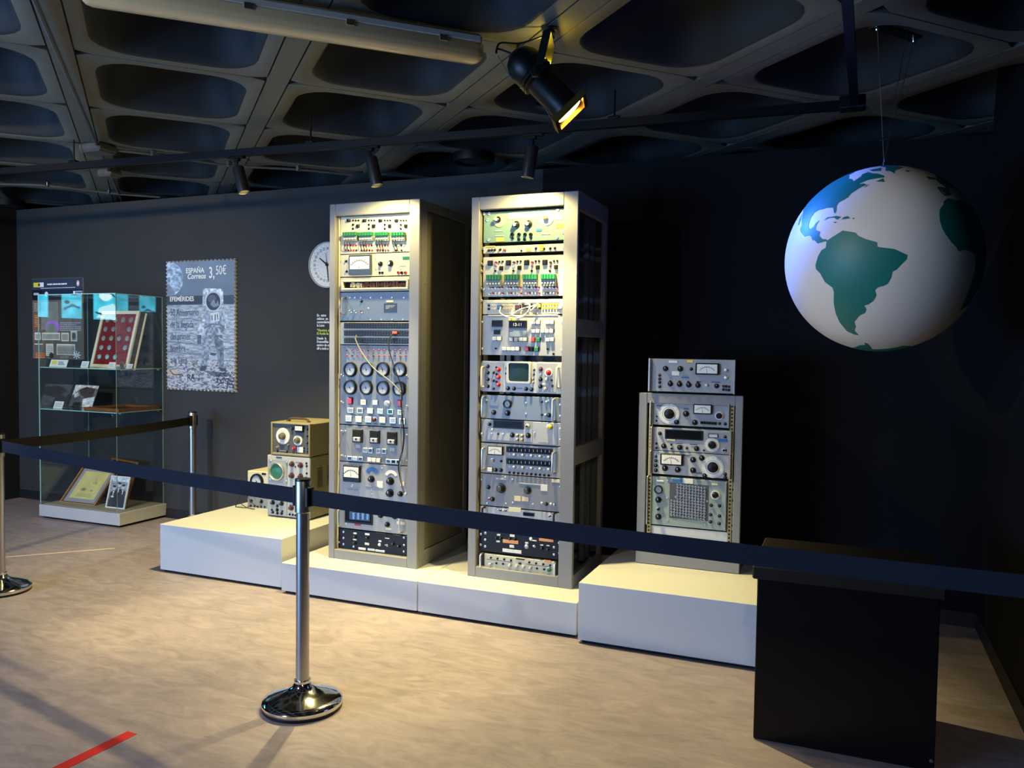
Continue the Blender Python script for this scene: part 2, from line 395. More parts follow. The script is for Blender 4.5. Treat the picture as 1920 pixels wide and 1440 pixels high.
def skirt(name, a, b, h):
    (ax, ay), (bx, by) = a, b; d = Vector((bx-ax, by-ay, 0)).normalized(); n = Vector((d.y, -d.x, 0))*.014
    vs = [(ax, ay, 0), (bx, by, 0), (bx, by, h), (ax, ay, h)]; vs += [(x+n.x, y+n.y, z) for x, y, z in vs[:2]]+[(x+n.x*.5, y+n.y*.5, z) for x, y, z in vs[2:]]
    tag(obj(name, MB().add(vs, [(3, 2, 1, 0), (4, 5, 6, 7), (0, 1, 5, 4), (1, 2, 6, 5), (2, 3, 7, 6), (3, 0, 4, 7)]), M_base, smooth=False), kind='structure', label='black skirting board')
skirt('baseboard_back', (XL, wallY(XL)), (XR, wallY(XR)), .085)
skirt('baseboard_right', (XR, wallY(XR)), (XR, -5.1), .085)
skirt('baseboard_left', (XL, -5.1), (XL, wallY(XL)), .085)

# ------------------------------------------------------------------ waffle ceiling, turned 46 degrees: coffer pans with strips between
ZC = 3.0; PIT_ = 1.01; SW = .115
e2 = Vector((math.cos(math.radians(46.3)), math.sin(math.radians(46.3)), 0)); e1 = Vector((-e2.y, e2.x, 0)); CA = Vector((-2.83, 3.57, ZC))
ceil = tag(obj('ceiling', MB().box(-11, XR+1.2, -5.3, 7.4, 3.46, 3.56), M_dark), kind='structure', label='dark waffle slab ceiling of rounded coffers')
def rrect(hu, hv, r, z, n=5):
    P = []
    for q, (sx, sy) in enumerate(((1, 1), (-1, 1), (-1, -1), (1, -1))):
        for k in range(n+1):
            a = q*PI/2+k*PI/2/n; P.append((sx*(hu-r)+r*math.cos(a), sy*(hv-r)+r*math.sin(a), z))
    return P
def coffer_mesh():
    U, V = (PIT_-SW)/2-.004, PIT_/2-.004; rim = rrect(U-.07, V-.065, .20, 0)
    out = [(x/(k := max(abs(x)/U, abs(y)/V)), y/k, 0) for x, y, _ in rim]
    skirt_ = [(x, y, .05) for x, y, _ in out]
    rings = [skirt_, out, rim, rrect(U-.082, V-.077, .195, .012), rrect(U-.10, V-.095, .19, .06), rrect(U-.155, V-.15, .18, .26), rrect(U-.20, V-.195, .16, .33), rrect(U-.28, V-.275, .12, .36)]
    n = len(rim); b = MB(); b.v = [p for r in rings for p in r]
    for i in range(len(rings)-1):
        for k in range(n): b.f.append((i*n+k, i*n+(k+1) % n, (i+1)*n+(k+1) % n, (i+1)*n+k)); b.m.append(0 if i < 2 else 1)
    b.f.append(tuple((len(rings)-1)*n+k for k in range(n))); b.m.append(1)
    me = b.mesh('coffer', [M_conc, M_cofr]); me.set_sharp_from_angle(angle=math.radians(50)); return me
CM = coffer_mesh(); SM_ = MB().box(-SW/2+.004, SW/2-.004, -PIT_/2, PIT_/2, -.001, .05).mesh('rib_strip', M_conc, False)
ang = math.radians(46.3)
for i in range(-9, 9):
    for j in range(-8, 10):
        c = CA+e2*(PIT_*(i+.5))+e1*(PIT_*(j+.5))
        if not (-9.2 < c.x < 1.5 and .2 < c.y < 6.9): continue
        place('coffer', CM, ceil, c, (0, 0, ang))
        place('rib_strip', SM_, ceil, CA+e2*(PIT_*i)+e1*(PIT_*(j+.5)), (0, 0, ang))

# ------------------------------------------------------------------ lighting track and its lamps
T0, T1 = Vector((-8.3, 4.392-8.3*.0563, 0)), Vector((0, 4.392, 0)); tdir = (T1-T0).normalized()
tr = thing('lighting_track', 'long black L shaped lighting track hung under the waffle ceiling', 'lighting track')
def rail(a, b, z0, z1, wd):
    d = (b-a).normalized(); n = Vector((-d.y, d.x, 0))*wd/2; L = []
    for p in (a, b):
        for s in (-1, 1): L += [(p.x+n.x*s, p.y+n.y*s, z0), (p.x+n.x*s, p.y+n.y*s, z1)]
    return MB().add(L, [(0, 1, 3, 2), (4, 6, 7, 5), (0, 4, 5, 1), (2, 3, 7, 6), (0, 2, 6, 4), (1, 5, 7, 3)])
obj('rail', rail(T0, T1, 2.80, 2.845, .036), M_track, tr, smooth=False)
T2 = Vector((-.08, 1.3, 0)); obj('rail', rail(T1, T2, 2.80, 2.845, .036), M_track, tr, smooth=False)
obj('corner_joint', MB().cbox(-.07, .05, 4.33, 4.43, 2.795, 2.855, .006), M_track, tr)
for s in (-6.9, -5.0, -3.1, -1.2):
    p = T1+tdir*s; obj('hanger', MB().lathe([(.006, 2.845), (.006, 3.0)], 8, o=(p.x, p.y, 0)).cbox(p.x-.03, p.x+.03, p.y-.022, p.y+.022, 2.842, 2.86), M_track, tr)
pos_words = ['above the low white block with the oscilloscope', 'above the closed grey cabinet', 'above the open sided grey cabinet']
TOPS = [(-3.640, 4.187, 2.755), (-2.682, 4.241, 2.755), (-1.658, 4.299, 2.755)]
for i in range(3):
    a, b = Vector(TOPS[i]), Vector(SPOTS[i]); r = thing('track_spotlight', 'small dark cylinder track spotlight '+pos_words[i], 'spotlight', (a.x, a.y, 2.80), group='track spotlights')
    O = Vector(r.location); M = Matrix.Translation(-O)@aim_matrix(b, a); L = (a-b).length
    obj('barrel', xf(MB().lathe([(.001, .036), (.031, .035), (.032, .004), (.036, 0), (.037, .01), (.037, L-.03), (.034, L-.022)], 24), M), M_barrel, r)
    obj('lens', xf(MB().lathe([(0, .03), (.030, .03), (.030, .034)], 20), M), M_lens, r)
    obj('stem', MB().tube([a-O-Vector((0, 0, .03)), Vector((0, 0, -.012))], .008, 8).cbox(-.02, .02, -.014, .014, -.03, -.012, .003), M_track, r)
    obj('adapter', MB().cbox(-.06, .06, -.017, .017, -.014, 0, .003), M_track, r)
r = thing('blue_lamp_body', 'added small black housing for the blue light, hung from the ceiling behind the track near the last cylinder spotlight', 'spotlight', (-1.53, 4.215, 2.95))  # made-up fixture put where the blue light starts
obj('body', xf(MB().lathe([(.02, 0), (.026, .005), (.026, .07), (.018, .085)], 16), aim_matrix((.0, .0, -.045), (-.09, .01, -.02))), M_track, r)
obj('bracket', MB().cbox(-.012, .012, -.012, .012, -.045, .05, .003), M_track, r)

# stage lamp (PAR can) clamped to a ceiling rib
cl = onZ(0, 1030, 62, 2.975); dep = (cl-Vector((0, 0, CAMH))).dot(FW)
def atdepth(x, y, d): return Vector((0, 0, CAMH))+ray(x, y)*d
pr, pf = atdepth(976, 113, dep+.02), atdepth(1066, 207, dep+.0); pv = (pr*.62+pf*.38)
r = thing('stage_lamp', 'black can stage lamp hanging from the ceiling with a lit mouth', 'spotlight', (cl.x, cl.y, 2.99)); O = Vector(r.location); L = (pf-pr).length
Mx = Matrix.Translation(-O)@aim_matrix(pr, pf)
obj('can', xf(MB().lathe([(0, -.045), (.03, -.042), (.062, -.02), (.08, .015), (.084, .05), (.080, .09), (.068, .115), (.067, L-.03), (.071, L-.028), (.071, L)], 28), Mx), M_black, r)
for h in (.085, .10, .118): obj('cooling_rib', xf(MB().lathe([(.079, h-.004), (.084, h), (.078, h+.004)], 28), Mx), M_black, r)
obj('lens', xf(MB().lathe([(0, L+.001), (.064, L+.001), (.064, L+.004)], 24), Mx), mat('hot lamp glass', (1, .9, .6), .3, emit=(1, .82, .42), es=9), r)
obj('gel_frame', xf(MB().box(-.088, .088, -.088, -.07, L-.004, L+.022).box(-.088, .088, .07, .088, L-.004, L+.022).box(-.088, -.07, -.07, .07, L-.004, L+.022).box(.07, .088, -.07, .07, L-.004, L+.022), Mx), M_brass, r)
ax = (pf-pr).normalized(); side = ax.cross(Vector((0, 0, 1))).normalized(); pv_ = pv-O
for s in (-1, 1):
    a = pv_+side*.092*s; t = Vector((side.x*.092*s, side.y*.092*s, -.04)); q = ax*.0
    w_ = Vector((0, 0, 1)).cross(side).normalized()*.017; n_ = side*.003
    vs = [p+w_*u+n_*v for p in (a+Vector((0, 0, -.02)), t) for u in (-1, 1) for v in (-1, 1)]
    obj('yoke_arm', MB().add(vs, [(0, 1, 3, 2), (4, 6, 7, 5), (0, 4, 5, 1), (2, 3, 7, 6), (0, 2, 6, 4), (1, 5, 7, 3)]), M_blackm, r)
    obj('tilt_knob', xf(MB().lathe([(.028, 0), (.030, .006), (.026, .02), (.010, .022), (.010, .034)], 6), aim_matrix(a+side*.004*s, a+side*.05*s)), M_black, r)
obj('yoke_bridge', MB().add([Vector((side.x*.095*s, side.y*.095*s, z))+Vector((0, 0, 1)).cross(side).normalized()*.017*u for s in (-1, 1) for z in (-.046, -.038) for u in (-1, 1)], [(0, 1, 3, 2), (4, 6, 7, 5), (0, 4, 5, 1), (2, 3, 7, 6), (0, 2, 6, 4), (1, 5, 7, 3)]), M_blackm, r)
obj('ceiling_clamp', MB().lathe([(.012, -.045), (.012, -.012), (.035, -.01), (.035, .004)], 14).cbox(-.02, .02, -.02, .02, -.036, -.012, .004), M_blackm, r)
rb = pr-O
obj('power_cable', MB().tube(sm([rb-ax*.03, rb-ax*.07+RT*(-.05), rb+RT*(-.105)+UP*.03, rb+RT*(-.09)+UP*.075, rb+RT*(.0)+UP*.075, Vector((0, 0, -.02))], 6), .0045, 6), M_black, r)
obj('safety_wire', MB().tube(sm([rb+RT*-.10+UP*.02, rb+RT*-.03-UP*.09, rb+ax*.10-UP*.085, pf-O-ax*.02-RT*.06-UP*.05], 6), .0022, 5), mat('dull steel wire', (.28, .27, .25), .6), r)
# lamp's own light that leaks from the vents at the back of the can
lamp('vent_glow', 'POINT', cl+Vector((-.02, .015, -.085)), cl, 1.5, (1, .70, .04), .012)

# fluorescent batten
fa, fb = onZ(0, 902, 104, 2.90), onZ(0, 186, -8, 2.90); fd = (fb-fa).normalized(); FL = 1.58; fc = fa+fd*FL/2
r = thing('fluorescent_batten', 'long unlit fluorescent batten with a clear ribbed diffuser', 'ceiling light', (fc.x, fc.y, 2.90), math.atan2(fd.y, fd.x))
prof = [(.050, .035), (.052, .01), (.046, -.020), (.030, -.036), (0, -.041)]
def batten(inset, m0):
    P = [(-y, z) for y, z in prof]+[(y, z) for y, z in prof[-2::-1]]; P = [(y*inset, z*inset if z < 0 else z) for y, z in P]; n = len(P); b = MB(); xs = [(-FL/2, .55), (-FL/2+.012, .85), (-FL/2+.035, 1), (FL/2-.035, 1), (FL/2-.012, .85), (FL/2, .55)]
    vs = [(x, y*k, z*k if z < 0 else z) for x, k in xs for y, z in P]
    fs = [(i*n+k, i*n+k+1, (i+1)*n+k+1, (i+1)*n+k) for i in range(5) for k in range(n-1)]+[tuple(range(n)), tuple(5*n+k for k in range(n))[::-1]]
    return b.add(vs, fs)
obj('diffuser', batten(1, 0), M_diff, r)
obj('housing', MB().cbox(-FL/2+.01, FL/2-.01, -.052, .052, .030, .075, .012), M_fixb, r)
for y in (-.022, .022): obj('tube_lamp', MB().lathe([(.013, -FL/2+.05), (.013, FL/2-.05)], 12, axis='X', o=(0, y, .008)), M_wht, r)
for x in (-.6, -.2, .2, .6):
    for y in (-1, 1): obj('clip', MB().cbox(x-.018, x+.018, y*.052-.004, y*.052+.004, .018, .045, .002), M_stl, r)
for x in (-.5, .5): obj('hanger', MB().lathe([(.006, .075), (.006, .10)], 8, o=(x, 0, 0)), M_stl, r)

# conduits with junction boxes on the ceiling, left
def tube_obj(name, pts, rad, m, parent, n=8): return obj(name, MB().tube(pts, rad, n), m, parent)
M_cond = mat('painted conduit', (.30, .30, .285), .6, var=.1)
P = [onZ(0, *q, 2.975) for q in ((52, -30), (184, 277), (205, 323), (232, 383))]
r = thing('conduit', 'painted conduit with two square junction boxes along the left ceiling rib', 'conduit', (P[1].x, P[1].y, 2.975)); O = Vector(r.location)
tube_obj('pipe', [p-O for p in P], .012, M_cond, r)
for q, s in ((P[1], .10), (P[2], .075)): obj('junction_box', MB().cbox(q.x-O.x-s, q.x-O.x+s, q.y-O.y-s*.8, q.y-O.y+s*.8, -.035, .022, .012).cbox(q.x-O.x-s*.9, q.x-O.x+s*.9, q.y-O.y-s*.7, q.y-O.y+s*.7, -.042, -.034, .004), M_cond, r)
for nm, pts in (('right', [(188, 279), (288, 290), (430, 310), (560, 318), (660, 328)]), ('rear', [(0, 345), (90, 348), (205, 362), (300, 370)])):
    Q = [onZ(0, *q, 2.968) for q in pts]; r2 = thing('conduit', {'right': 'thin conduit running right from the junction box under the coffers', 'rear': 'thin conduit crossing the coffers above the rear wall'}[nm], 'conduit', Q[0]); O2 = Vector(r2.location)
    tube_obj('pipe', sm([p-O2 for p in Q], 4), .009, M_cond, r2)
    for q in Q[1:-1]: obj('saddle_clip', MB().cbox(q.x-O2.x-.012, q.x-O2.x+.012, q.y-O2.y-.02, q.y-O2.y+.02, -.012, .03, .003), M_stl, r2)
for px, lab in (((888, 333), 'small round black ceiling speaker above the wall between the cabinets'), ((14, 383), 'round black ceiling speaker at the far left corner')):
    p = onW(0, *px, .15); r = thing('ceiling_speaker', lab, 'speaker', (p.x, p.y, 2.96))
    obj('rim', MB().lathe([(.13, 0), (.145, -.02), (.15, 0), (.15, .04)], 28), M_track, r); obj('grille', MB().lathe([(0, -.012), (.10, -.008), (.13, 0)], 28), M_dark, r)

# ================================================================== platforms
def platform(label, x0, x1, y0, y1, h):
    r = thing('display_platform', label, 'platform', ((x0+x1)/2, (y0+y1)/2, 0)); a, b = (x1-x0)/2, (y1-y0)/2
    obj('box', MB().cbox(-a, a, -b, b, .018, h, .003), M_white, r); obj('plinth_recess', MB().box(-a+.02, a-.02, -b+.02, b-.02, 0, .02), M_dark, r); return r
platform('tall white display block at left carrying the old oscilloscope', -4.415, -3.372, 4.295, 5.40, .339)
platform('low white display block under the closed grey cabinet', -3.335, -2.339, 4.246, 5.36, .20)
platform('low white display block under the open sided grey cabinet', -2.335, -1.338, 4.246, 5.34, .20)
platform('tall white display block at right carrying the short rack', -1.312, -.33, 4.190, 5.30, .335)

# ================================================================== instrument panel pieces (faces point to -Y)
def rnd(v): return round(v, 4)
def g_knob(r, m, cap=None):
    def f():
        b = MB().lathe([(r, 0), (r*1.02, r*.12), (r*.95, r*.3), (r*.66, r*.36), (r*.62, r*1.15), (r*.5, r*1.25)], 16, 'Y')
        if cap: b.lathe([(r*.48, r*1.24), (r*.46, r*1.32), (0, r*1.34)], 12, 'Y', m=1)
        b.box(-r*.06, r*.06, -r*1.27, -r*1.2, r*.05, r*.6, 2)
        return b.mesh('knob', [m, cap or m, M_wht])
    return cached(('knob', rnd(r), m.name, cap and cap.name), f)
def g_dial(r, kr, m=None, km=None):
    def f():
        b = MB().lathe([(r, 0), (r, .004), (0, .0045)], 36, 'Y')
        for k in range(36):
            a = k*PI/18; l = .80 if k % 3 == 0 else .88
            b.add([(r*q*math.cos(a+s*.012), -.0048, r*q*math.sin(a+s*.012)) for q in (l, .97) for s in (-1, 1)], [(0, 1, 3, 2)], 1)
        b.ring(r*.62, r*.645, .0048, 30, m=1)
        b.lathe([(kr*1.25, .004), (kr*1.25, .008), (kr, .009), (kr*.95, .03), (kr*.75, .033)], 18, 'Y', m=2)
        return b.mesh('dial', [m or M_wht, M_ink, km or M_black])
    return cached(('dial', rnd(r), rnd(kr), (m or M_wht).name, (km or M_black).name), f)
def g_gauge(r, m=None):
    def f():
        b = MB().lathe([(r, 0), (r, .014), (r*.94, .02), (r*.80, .02), (r*.74, .010)], 28, 'Y').lathe([(r*.75, .0105), (0, .0108)], 24, 'Y', m=1)
        for k in range(9):
            a = PI*(.12+.095*k); b.add([(r*q*math.cos(a+s*.03), -.0112, r*q*math.sin(a+s*.03)) for q in (.52, .66) for s in (-1, 1)], [(0, 1, 3, 2)], 2)
        b.ring(r*.64, r*.665, .0112, 20, m=2, a0=PI*.1, a1=PI*.9)
        b.add([(-.03*r, -.012, -.05*r), (.03*r, -.012, -.05*r), (-.28*r, -.012, .55*r)], [(0, 1, 2)], 2); b.lathe([(r*.09, .01), (r*.08, .014), (0, .0142)], 10, 'Y', o=(0, 0, -.05*r), m=2)
        return b.mesh('gauge', [m or M_black, mat('grey gauge face', (.70, .71, .72), .5), M_ink])
    return cached(('gauge', rnd(r), (m or M_black).name), f)
def g_meter(w, h, m=None):
    def f():
        w2, h2 = w/2, h/2; b = MB().cbox(-w2, w2, -.018, 0, -h2, h2, .003); zb = -h2+h*.28 if h > w*.6 else -h2+h*.12; zt = h2-h*.10; xa = w2*.86
        b.box(-xa, xa, -.0195, -.017, zb, zt, 1); H = zt-zb; cz = zb-H*.3; R = H*1.05
        b.ring(R*.92, R*.96, .0200, 16, o=(0, 0, cz), m=2, a0=PI*.22, a1=PI*.78)
        for k in range(9):
            a = PI*(.22+.07*k); b.add([(R*q*math.cos(a+s*.02), -.0201, cz+R*q*math.sin(a+s*.02)) for q in (.94, 1.07) for s in (-1, 1)], [(0, 1, 3, 2)], 2)
        b.add([(-.0012, -.0203, zb+H*.05), (.0012, -.0203, zb+H*.05), (-H*.10, -.0203, zb+H*.82)], [(0, 1, 2)], 2)
        return b.mesh('meter', [m or M_black, M_wht, M_ink])
    return cached(('meter', rnd(w), rnd(h), (m or M_black).name), f)
def g_lamp(r, m):
    return cached(('lamp', rnd(r), m.name), lambda: MB().lathe([(r*1.25, 0), (r*1.25, r*.3), (r, r*.35)], 12, 'Y', m=1).lathe([(r, r*.3), (r*.95, r*.9), (r*.6, r*1.25), (0, r*1.35)], 12, 'Y').mesh('lamp', [m, M_stl]))
def g_jack(r, m):
    return cached(('jack', rnd(r), m.name), lambda: MB().lathe([(r, 0), (r, r*.9), (r*.55, r*1.0), (r*.5, r*.3), (0, r*.3)], 10, 'Y').mesh('jack', [m]))
def g_screw(r, m=None):
    return cached(('screw', rnd(r)), lambda: MB().lathe([(r, 0), (r*.9, r*.5), (0, r*.62)], 10, 'Y').box(-r*.7, r*.7, -r*.66, -r*.6, -r*.12, r*.12, 1).mesh('screw', [M_alu, M_dark]))
def g_button(w, h, m):
    return cached(('button', rnd(w), rnd(h), m.name), lambda: MB().box(-w/2, w/2, -.003, 0, -h/2, h/2, 1).cbox(-w*.44, w*.44, -.014, -.002, -h*.43, h*.43, .0025).mesh('button', [m, M_black]))
def g_key(w, h, m):   # framed rectangular pushbutton lamp
    return cached(('key', rnd(w), rnd(h), m.name), lambda: MB().cbox(-w/2, w/2, -.008, 0, -h/2, h/2, .002).box(-w*.36, w*.36, -.0095, -.007, -h*.36, h*.36, 1).mesh('button', [M_alu, m]))
def g_plate(w, h, m, d=.003):
    return cached(('plate', rnd(w), rnd(h), m.name, d), lambda: MB().cbox(-w/2, w/2, -d, 0, -h/2, h/2, .0006).mesh('label_plate', [m]))
def g_window(w, h, m=None, bz=None):
    return cached(('win', rnd(w), rnd(h), (m or M_glassd).name), lambda: MB().box(-w/2, w/2, -.007, 0, h*.38, h/2).box(-w/2, w/2, -.007, 0, -h/2, -h*.38).box(-w/2, -w*.46, -.007, 0, -h*.38, h*.38).box(w*.46, w/2, -.007, 0, -h*.38, h*.38).box(-w*.46, w*.46, -.004, -.001, -h*.38, h*.38, 1).mesh('display_window', [bz or M_black, m or M_glassd]))
def g_handle(h, m, out=.035, r=.006):
    def f():
        z = h/2-r; P = [(0, 0, z), (0, -out*.75, z), (0, -out*.93, z-.004), (0, -out, z-.014), (0, -out, -z+.014), (0, -out*.93, -z+.004), (0, -out*.75, -z), (0, 0, -z)]
        return MB().tube(P, r, 8).mesh('handle', [m])
    return cached(('handle', rnd(h), m.name, out), f)
def g_toggle(r, m=None):
    return cached(('tog', rnd(r), (m or M_alu).name), lambda: MB().lathe([(r, 0), (r, r*.5), (r*.5, r*.6)], 10, 'Y').tube([(0, -r*.5, 0), (0, -r*2.8, r*.9)], [r*.3, r*.5], 8, 1).mesh('toggle_switch', [M_stl, m or M_alu]))
def g_terminal(w, h):
    def f():
        b = MB().prism([(-w*.5, -h*.5), (w*.5, -h*.5), (w*.5, h*.08), (-w*.5, h*.08)], -.022, 0, 1)
        for k in range(5):
            x = -w/2+(k+.5)*w/5; b.cbox(x-w*.09, x+w*.09, -.034, 0, h*.06, h*.5, .002, 0); b.lathe([(w*.055, .022), (w*.05, .028), (0, .029)], 8, 'Y', o=(x, 0, -h*.25), m=2)
        return b.mesh('terminal_block', [M_grn, mat('grey terminal base', (.45, .50, .48), .5), M_wht])
    return cached(('term', rnd(w), rnd(h)), f)
def g_relay(w, h):
    return cached(('relay', rnd(w), rnd(h)), lambda: MB().cbox(-w/2, w/2, -.012, 0, -h/2, h/2, .002).box(-w*.36, w*.36, -.016, -.010, h*.02, h*.40, 2).cbox(-w*.34, w*.34, -.024, -.010, -h*.40, -h*.08, .003, 1).lathe([(w*.09, .024), (w*.07, .030), (0, .031)], 10, 'Y', o=(0, 0, -h*.22), m=0).mesh('relay', [M_black, M_lt, M_dark]))
def g_arc(r, m):
    return cached(('arc', rnd(r), m.name), lambda: MB().ring(r*.55, r, .002, 16, a0=PI*.12, a1=PI*.88).ring(r*.50, r*.53, .0022, 14, m=1, a0=PI*.1, a1=PI*.9).mesh('scale_arc', [m, M_ink]))
def g_crt(w, h, m, bz):
    def rr(a, b_, r, n=4): return [(p[0], p[1]) for p in rrect(a, b_, r, 0, n)]
    def f():
        o = rr(w*.5, h*.5, w*.07); i = rr(w*.42, h*.42, w*.08); n = len(o); b = MB()
        vs = [(x, 0, z) for x, z in o]+[(x, -.014, z) for x, z in o]+[(x, -.014, z) for x, z in i]+[(x, -.004, z) for x, z in i]
        b.add(vs, [(j*n+k, j*n+(k+1) % n, (j+1)*n+(k+1) % n, (j+1)*n+k) for j in range(3) for k in range(n)])
        b.add([(x, -.005, z) for x, z in i]+[(0, -.010, 0)], [(k, (k+1) % n, n) for k in range(n)], 1)
        return b.mesh('tube_screen', [bz, m])
    return cached(('crt', rnd(w), rnd(h), m.name), f)
NAMES = dict(k='knob', d='dial', g='gauge', m='meter', l='lamp', j='jack', s='screw', b='button', e='button', p='label_plate', w='display_window', h='handle', t='toggle_switch', T='terminal_block', R='relay', a='scale_arc', c='tube_screen')
class Panel:
    """a module face: items are measured in crop coordinates on the plane Y = face"""
    def __init__(s, root, crop, yface): s.r, s.c, s.y = root, crop, yface; s.O = Vector(root.location)
    def at(s, x, y, c=None, dy=0): return onY(c or s.c, x, y, s.y+dy)-s.O
    def scale(s, x, y, c=None):
        p = s.at(x, y, c); return (s.at(x+10, y, c)-p).length/10, (s.at(x, y+10, c)-p).length/10
    def module(s, name, x0, x1, zc, top, bot, m, label=None, depth=.02, crop=None):   # rect in thing X, heights from crop points at column zc
        z1 = s.at(zc, top, crop).z; z0 = s.at(zc, bot, crop).z; a, b = (x1-x0)/2, (z1-z0)/2; cx, cz = (x0+x1)/2, (z0+z1)/2
        o = obj(name, MB().cbox(-a, a, 0, depth, -b+.0015, b-.0015, .0015), m, s.r, (cx, s.y-s.O.y, cz))
        if label: o['label'] = label
        return o
    def put(s, parent, items, crop=None, lift=0):
        for it in items:
            k, x, y, *a = it; p = s.at(x, y, crop, -lift); mx, mz = s.scale(x, y, crop)
            A = lambda i, d=None: a[i] if len(a) > i else d
            if k == 'k': me = g_knob(a[0]*mz, A(1, M_black), A(2))
            elif k == 'd': me = g_dial(a[0]*mz, a[1]*mz, A(2), A(3))
            elif k == 'g': me = g_gauge(a[0]*mz, A(1))
            elif k == 'm': me = g_meter(a[0]*mx, a[1]*mz, A(2))
            elif k == 'l': me = g_lamp(a[0]*mz, A(1, M_red))
            elif k == 'j': me = g_jack(a[0]*mz, A(1, M_black))
            elif k == 's': me = g_screw(a[0]*mz)
            elif k == 'b': me = g_button(a[0]*mx, a[1]*mz, A(2, M_wht))
            elif k == 'e': me = g_key(a[0]*mx, a[1]*mz, A(2, M_crm))
            elif k == 'p': me = g_plate(a[0]*mx, a[1]*mz, A(2, M_wht))
            elif k == 'w': me = g_window(a[0]*mx, a[1]*mz, A(1+1))
            elif k == 'h': me = g_handle(a[0]*mz, A(1, M_alu))
            elif k == 't': me = g_toggle(a[0]*mz, A(1))
            elif k == 'T': me = g_terminal(a[0]*mx, a[1]*mz)
            elif k == 'R': me = g_relay(a[0]*mx, a[1]*mz)
            elif k == 'a': me = g_arc(a[0]*mz, A(1, M_blu))
            elif k == 'c': me = g_crt(a[0]*mx, a[1]*mz, A(2, M_screen), A(3, M_alu))
            place(NAMES[k], me, parent, p)
    def cable(s, name, pts, rad, m, crop=None, parent=None):
        Q = [s.at(x, y, crop)+Vector((0, -d, 0)) for x, y, d in pts]
        for v in Q: v.z = max(v.z, rad+.001); b = MB().tube(sm(Q, 6), rad, 6); pa = parent or s.r
        b = xf(b, Matrix.Translation(-LOC[pa.name])); return obj(name, b, m, pa, LOC[pa.name])

def frame_front(x0, x1, z0, z1, wl, wr, wt, wb, d=.03):
    return MB().cbox(x0, x0+wl, 0, d, z0, z1, .003).cbox(x1-wr, x1, 0, d, z0, z1, .003).cbox(x0+wl, x1-wr, .001, d, z1-wt, z1, .003).cbox(x0+wl, x1-wr, .001, d, z0, z0+wb, .003)
def reveal(mb, x0, x1, z0, z1, wl, wr, wt, wb, d=.062):
    return mb.box(x0+wl-.012, x0+wl-.001, .03, d, z0+wb, z1-wt).box(x1-wr+.001, x1-wr+.012, .03, d, z0+wb, z1-wt).box(x0+wl, x1-wr, .03, d, z1-wt+.001, z1-wt+.012).box(x0+wl, x1-wr, .03, d, z0+wb-.012, z0+wb-.001)

# ================================================================== closed grey cabinet
YF = 4.476
R1 = thing('equipment_cabinet', 'tall closed grey electronics cabinet with eight round gauges', 'electronics rack', (-2.803, YF, .2))
O = Vector(R1.location); W2 = .332; H = 2.319; D = .72
P1 = Panel(R1, 1, YF+.040)
xl, xr = P1.at(137, 800).x, P1.at(694, 800).x; xl = (xl+(onY(2, 128, 700, YF+.040)-O).x)/2; xr = (xr+(onY(2, 640, 700, YF+.040)-O).x)/2
obj('front_frame', reveal(frame_front(-W2, W2, 0, H, xl+W2, W2-xr, .078, .062), -W2, W2, 0, H, xl+W2, W2-xr, .078, .062), M_grey, R1)
for s, nm in ((-1, 'left'), (1, 'right')):
    a, b = sorted((s*W2, s*(W2-.02))); i0, i1 = sorted((s*(W2-.004), s*(W2-.022)))
    obj('side_frame', MB().box(a, b, .031, .10, 0, H).box(a, b, D-.05, D, 0, H).box(a, b, .10, D-.05, H-.06, H).box(a, b, .10, D-.05, 0, .10), M_grey, R1, smooth=False)
    sp = obj('side_panel', MB().cbox(i0, i1, .105, D-.055, .105, H-.065, .002), M_side, R1)
    for z in (.3, .8, 1.3, 1.8, 2.2): place('screw', g_screw(.006), sp, (s*(W2+.0005), .075, z), (0, 0, PI/2*s))
obj('top_panel', MB().cbox(-W2+.021, W2-.021, .031, D, H-.02, H-.001, .002), M_grey, R1); obj('back_panel', MB().box(-W2+.021, W2-.021, D-.015, D-.001, 0, H-.021), M_side, R1, smooth=False)
obj('base_panel', MB().box(-W2+.021, W2-.021, .031, D-.016, .0, .02), M_grey, R1, smooth=False)
X0, X1 = xl+.012, xr-.004
def mod(P, *a, **k): return P.module(*a, **k)
m = P1.module('breaker_panel', X0, X1, 415, 172, 458, M_cream, 'cream panel with four rows of green terminal blocks')
it = []
for g, xo in enumerate((0, 118, 238, 358)):
    it += [('b', 217+xo, 215, 26, 22, M_black)]+[('j', 250+xo+20*k, 214, 7) for k in range(3)]+[('j', 250+xo, 246, 8), ('j', 250+xo, 276, 8), ('b', 287+xo, 256, 22, 26, M_black), ('T', 238+xo, 338, 100, 66)]
    for row, y in enumerate((400, 438)):
        it += [('j', 192+xo+20*k+row*3, y, 7, (M_red if (k+g+row) % 3 != 2 else M_black) if g < 3 else (M_black if k % 2 else M_wirew)) for k in range(5)]
it += [('s', x, y, 6) for x in (158, 685) for y in (210, 410)]; P1.put(m, it)
for g, xo in enumerate((0, 118, 238, 358)):
    for k in range((3, 3, 3, 2)[g]):
        x = 205+xo+20*k; P1.cable('jumper_wire', [(x, 362, .025), (x-3, 385, .03), (x-8+4*g, 420, .018), (x-10+5*g, 440, .006)], .0022, M_wirek, parent=m)
m = P1.module('meter_panel', X0, X1, 415, 461, 632, M_cream, 'cream panel with one square meter')
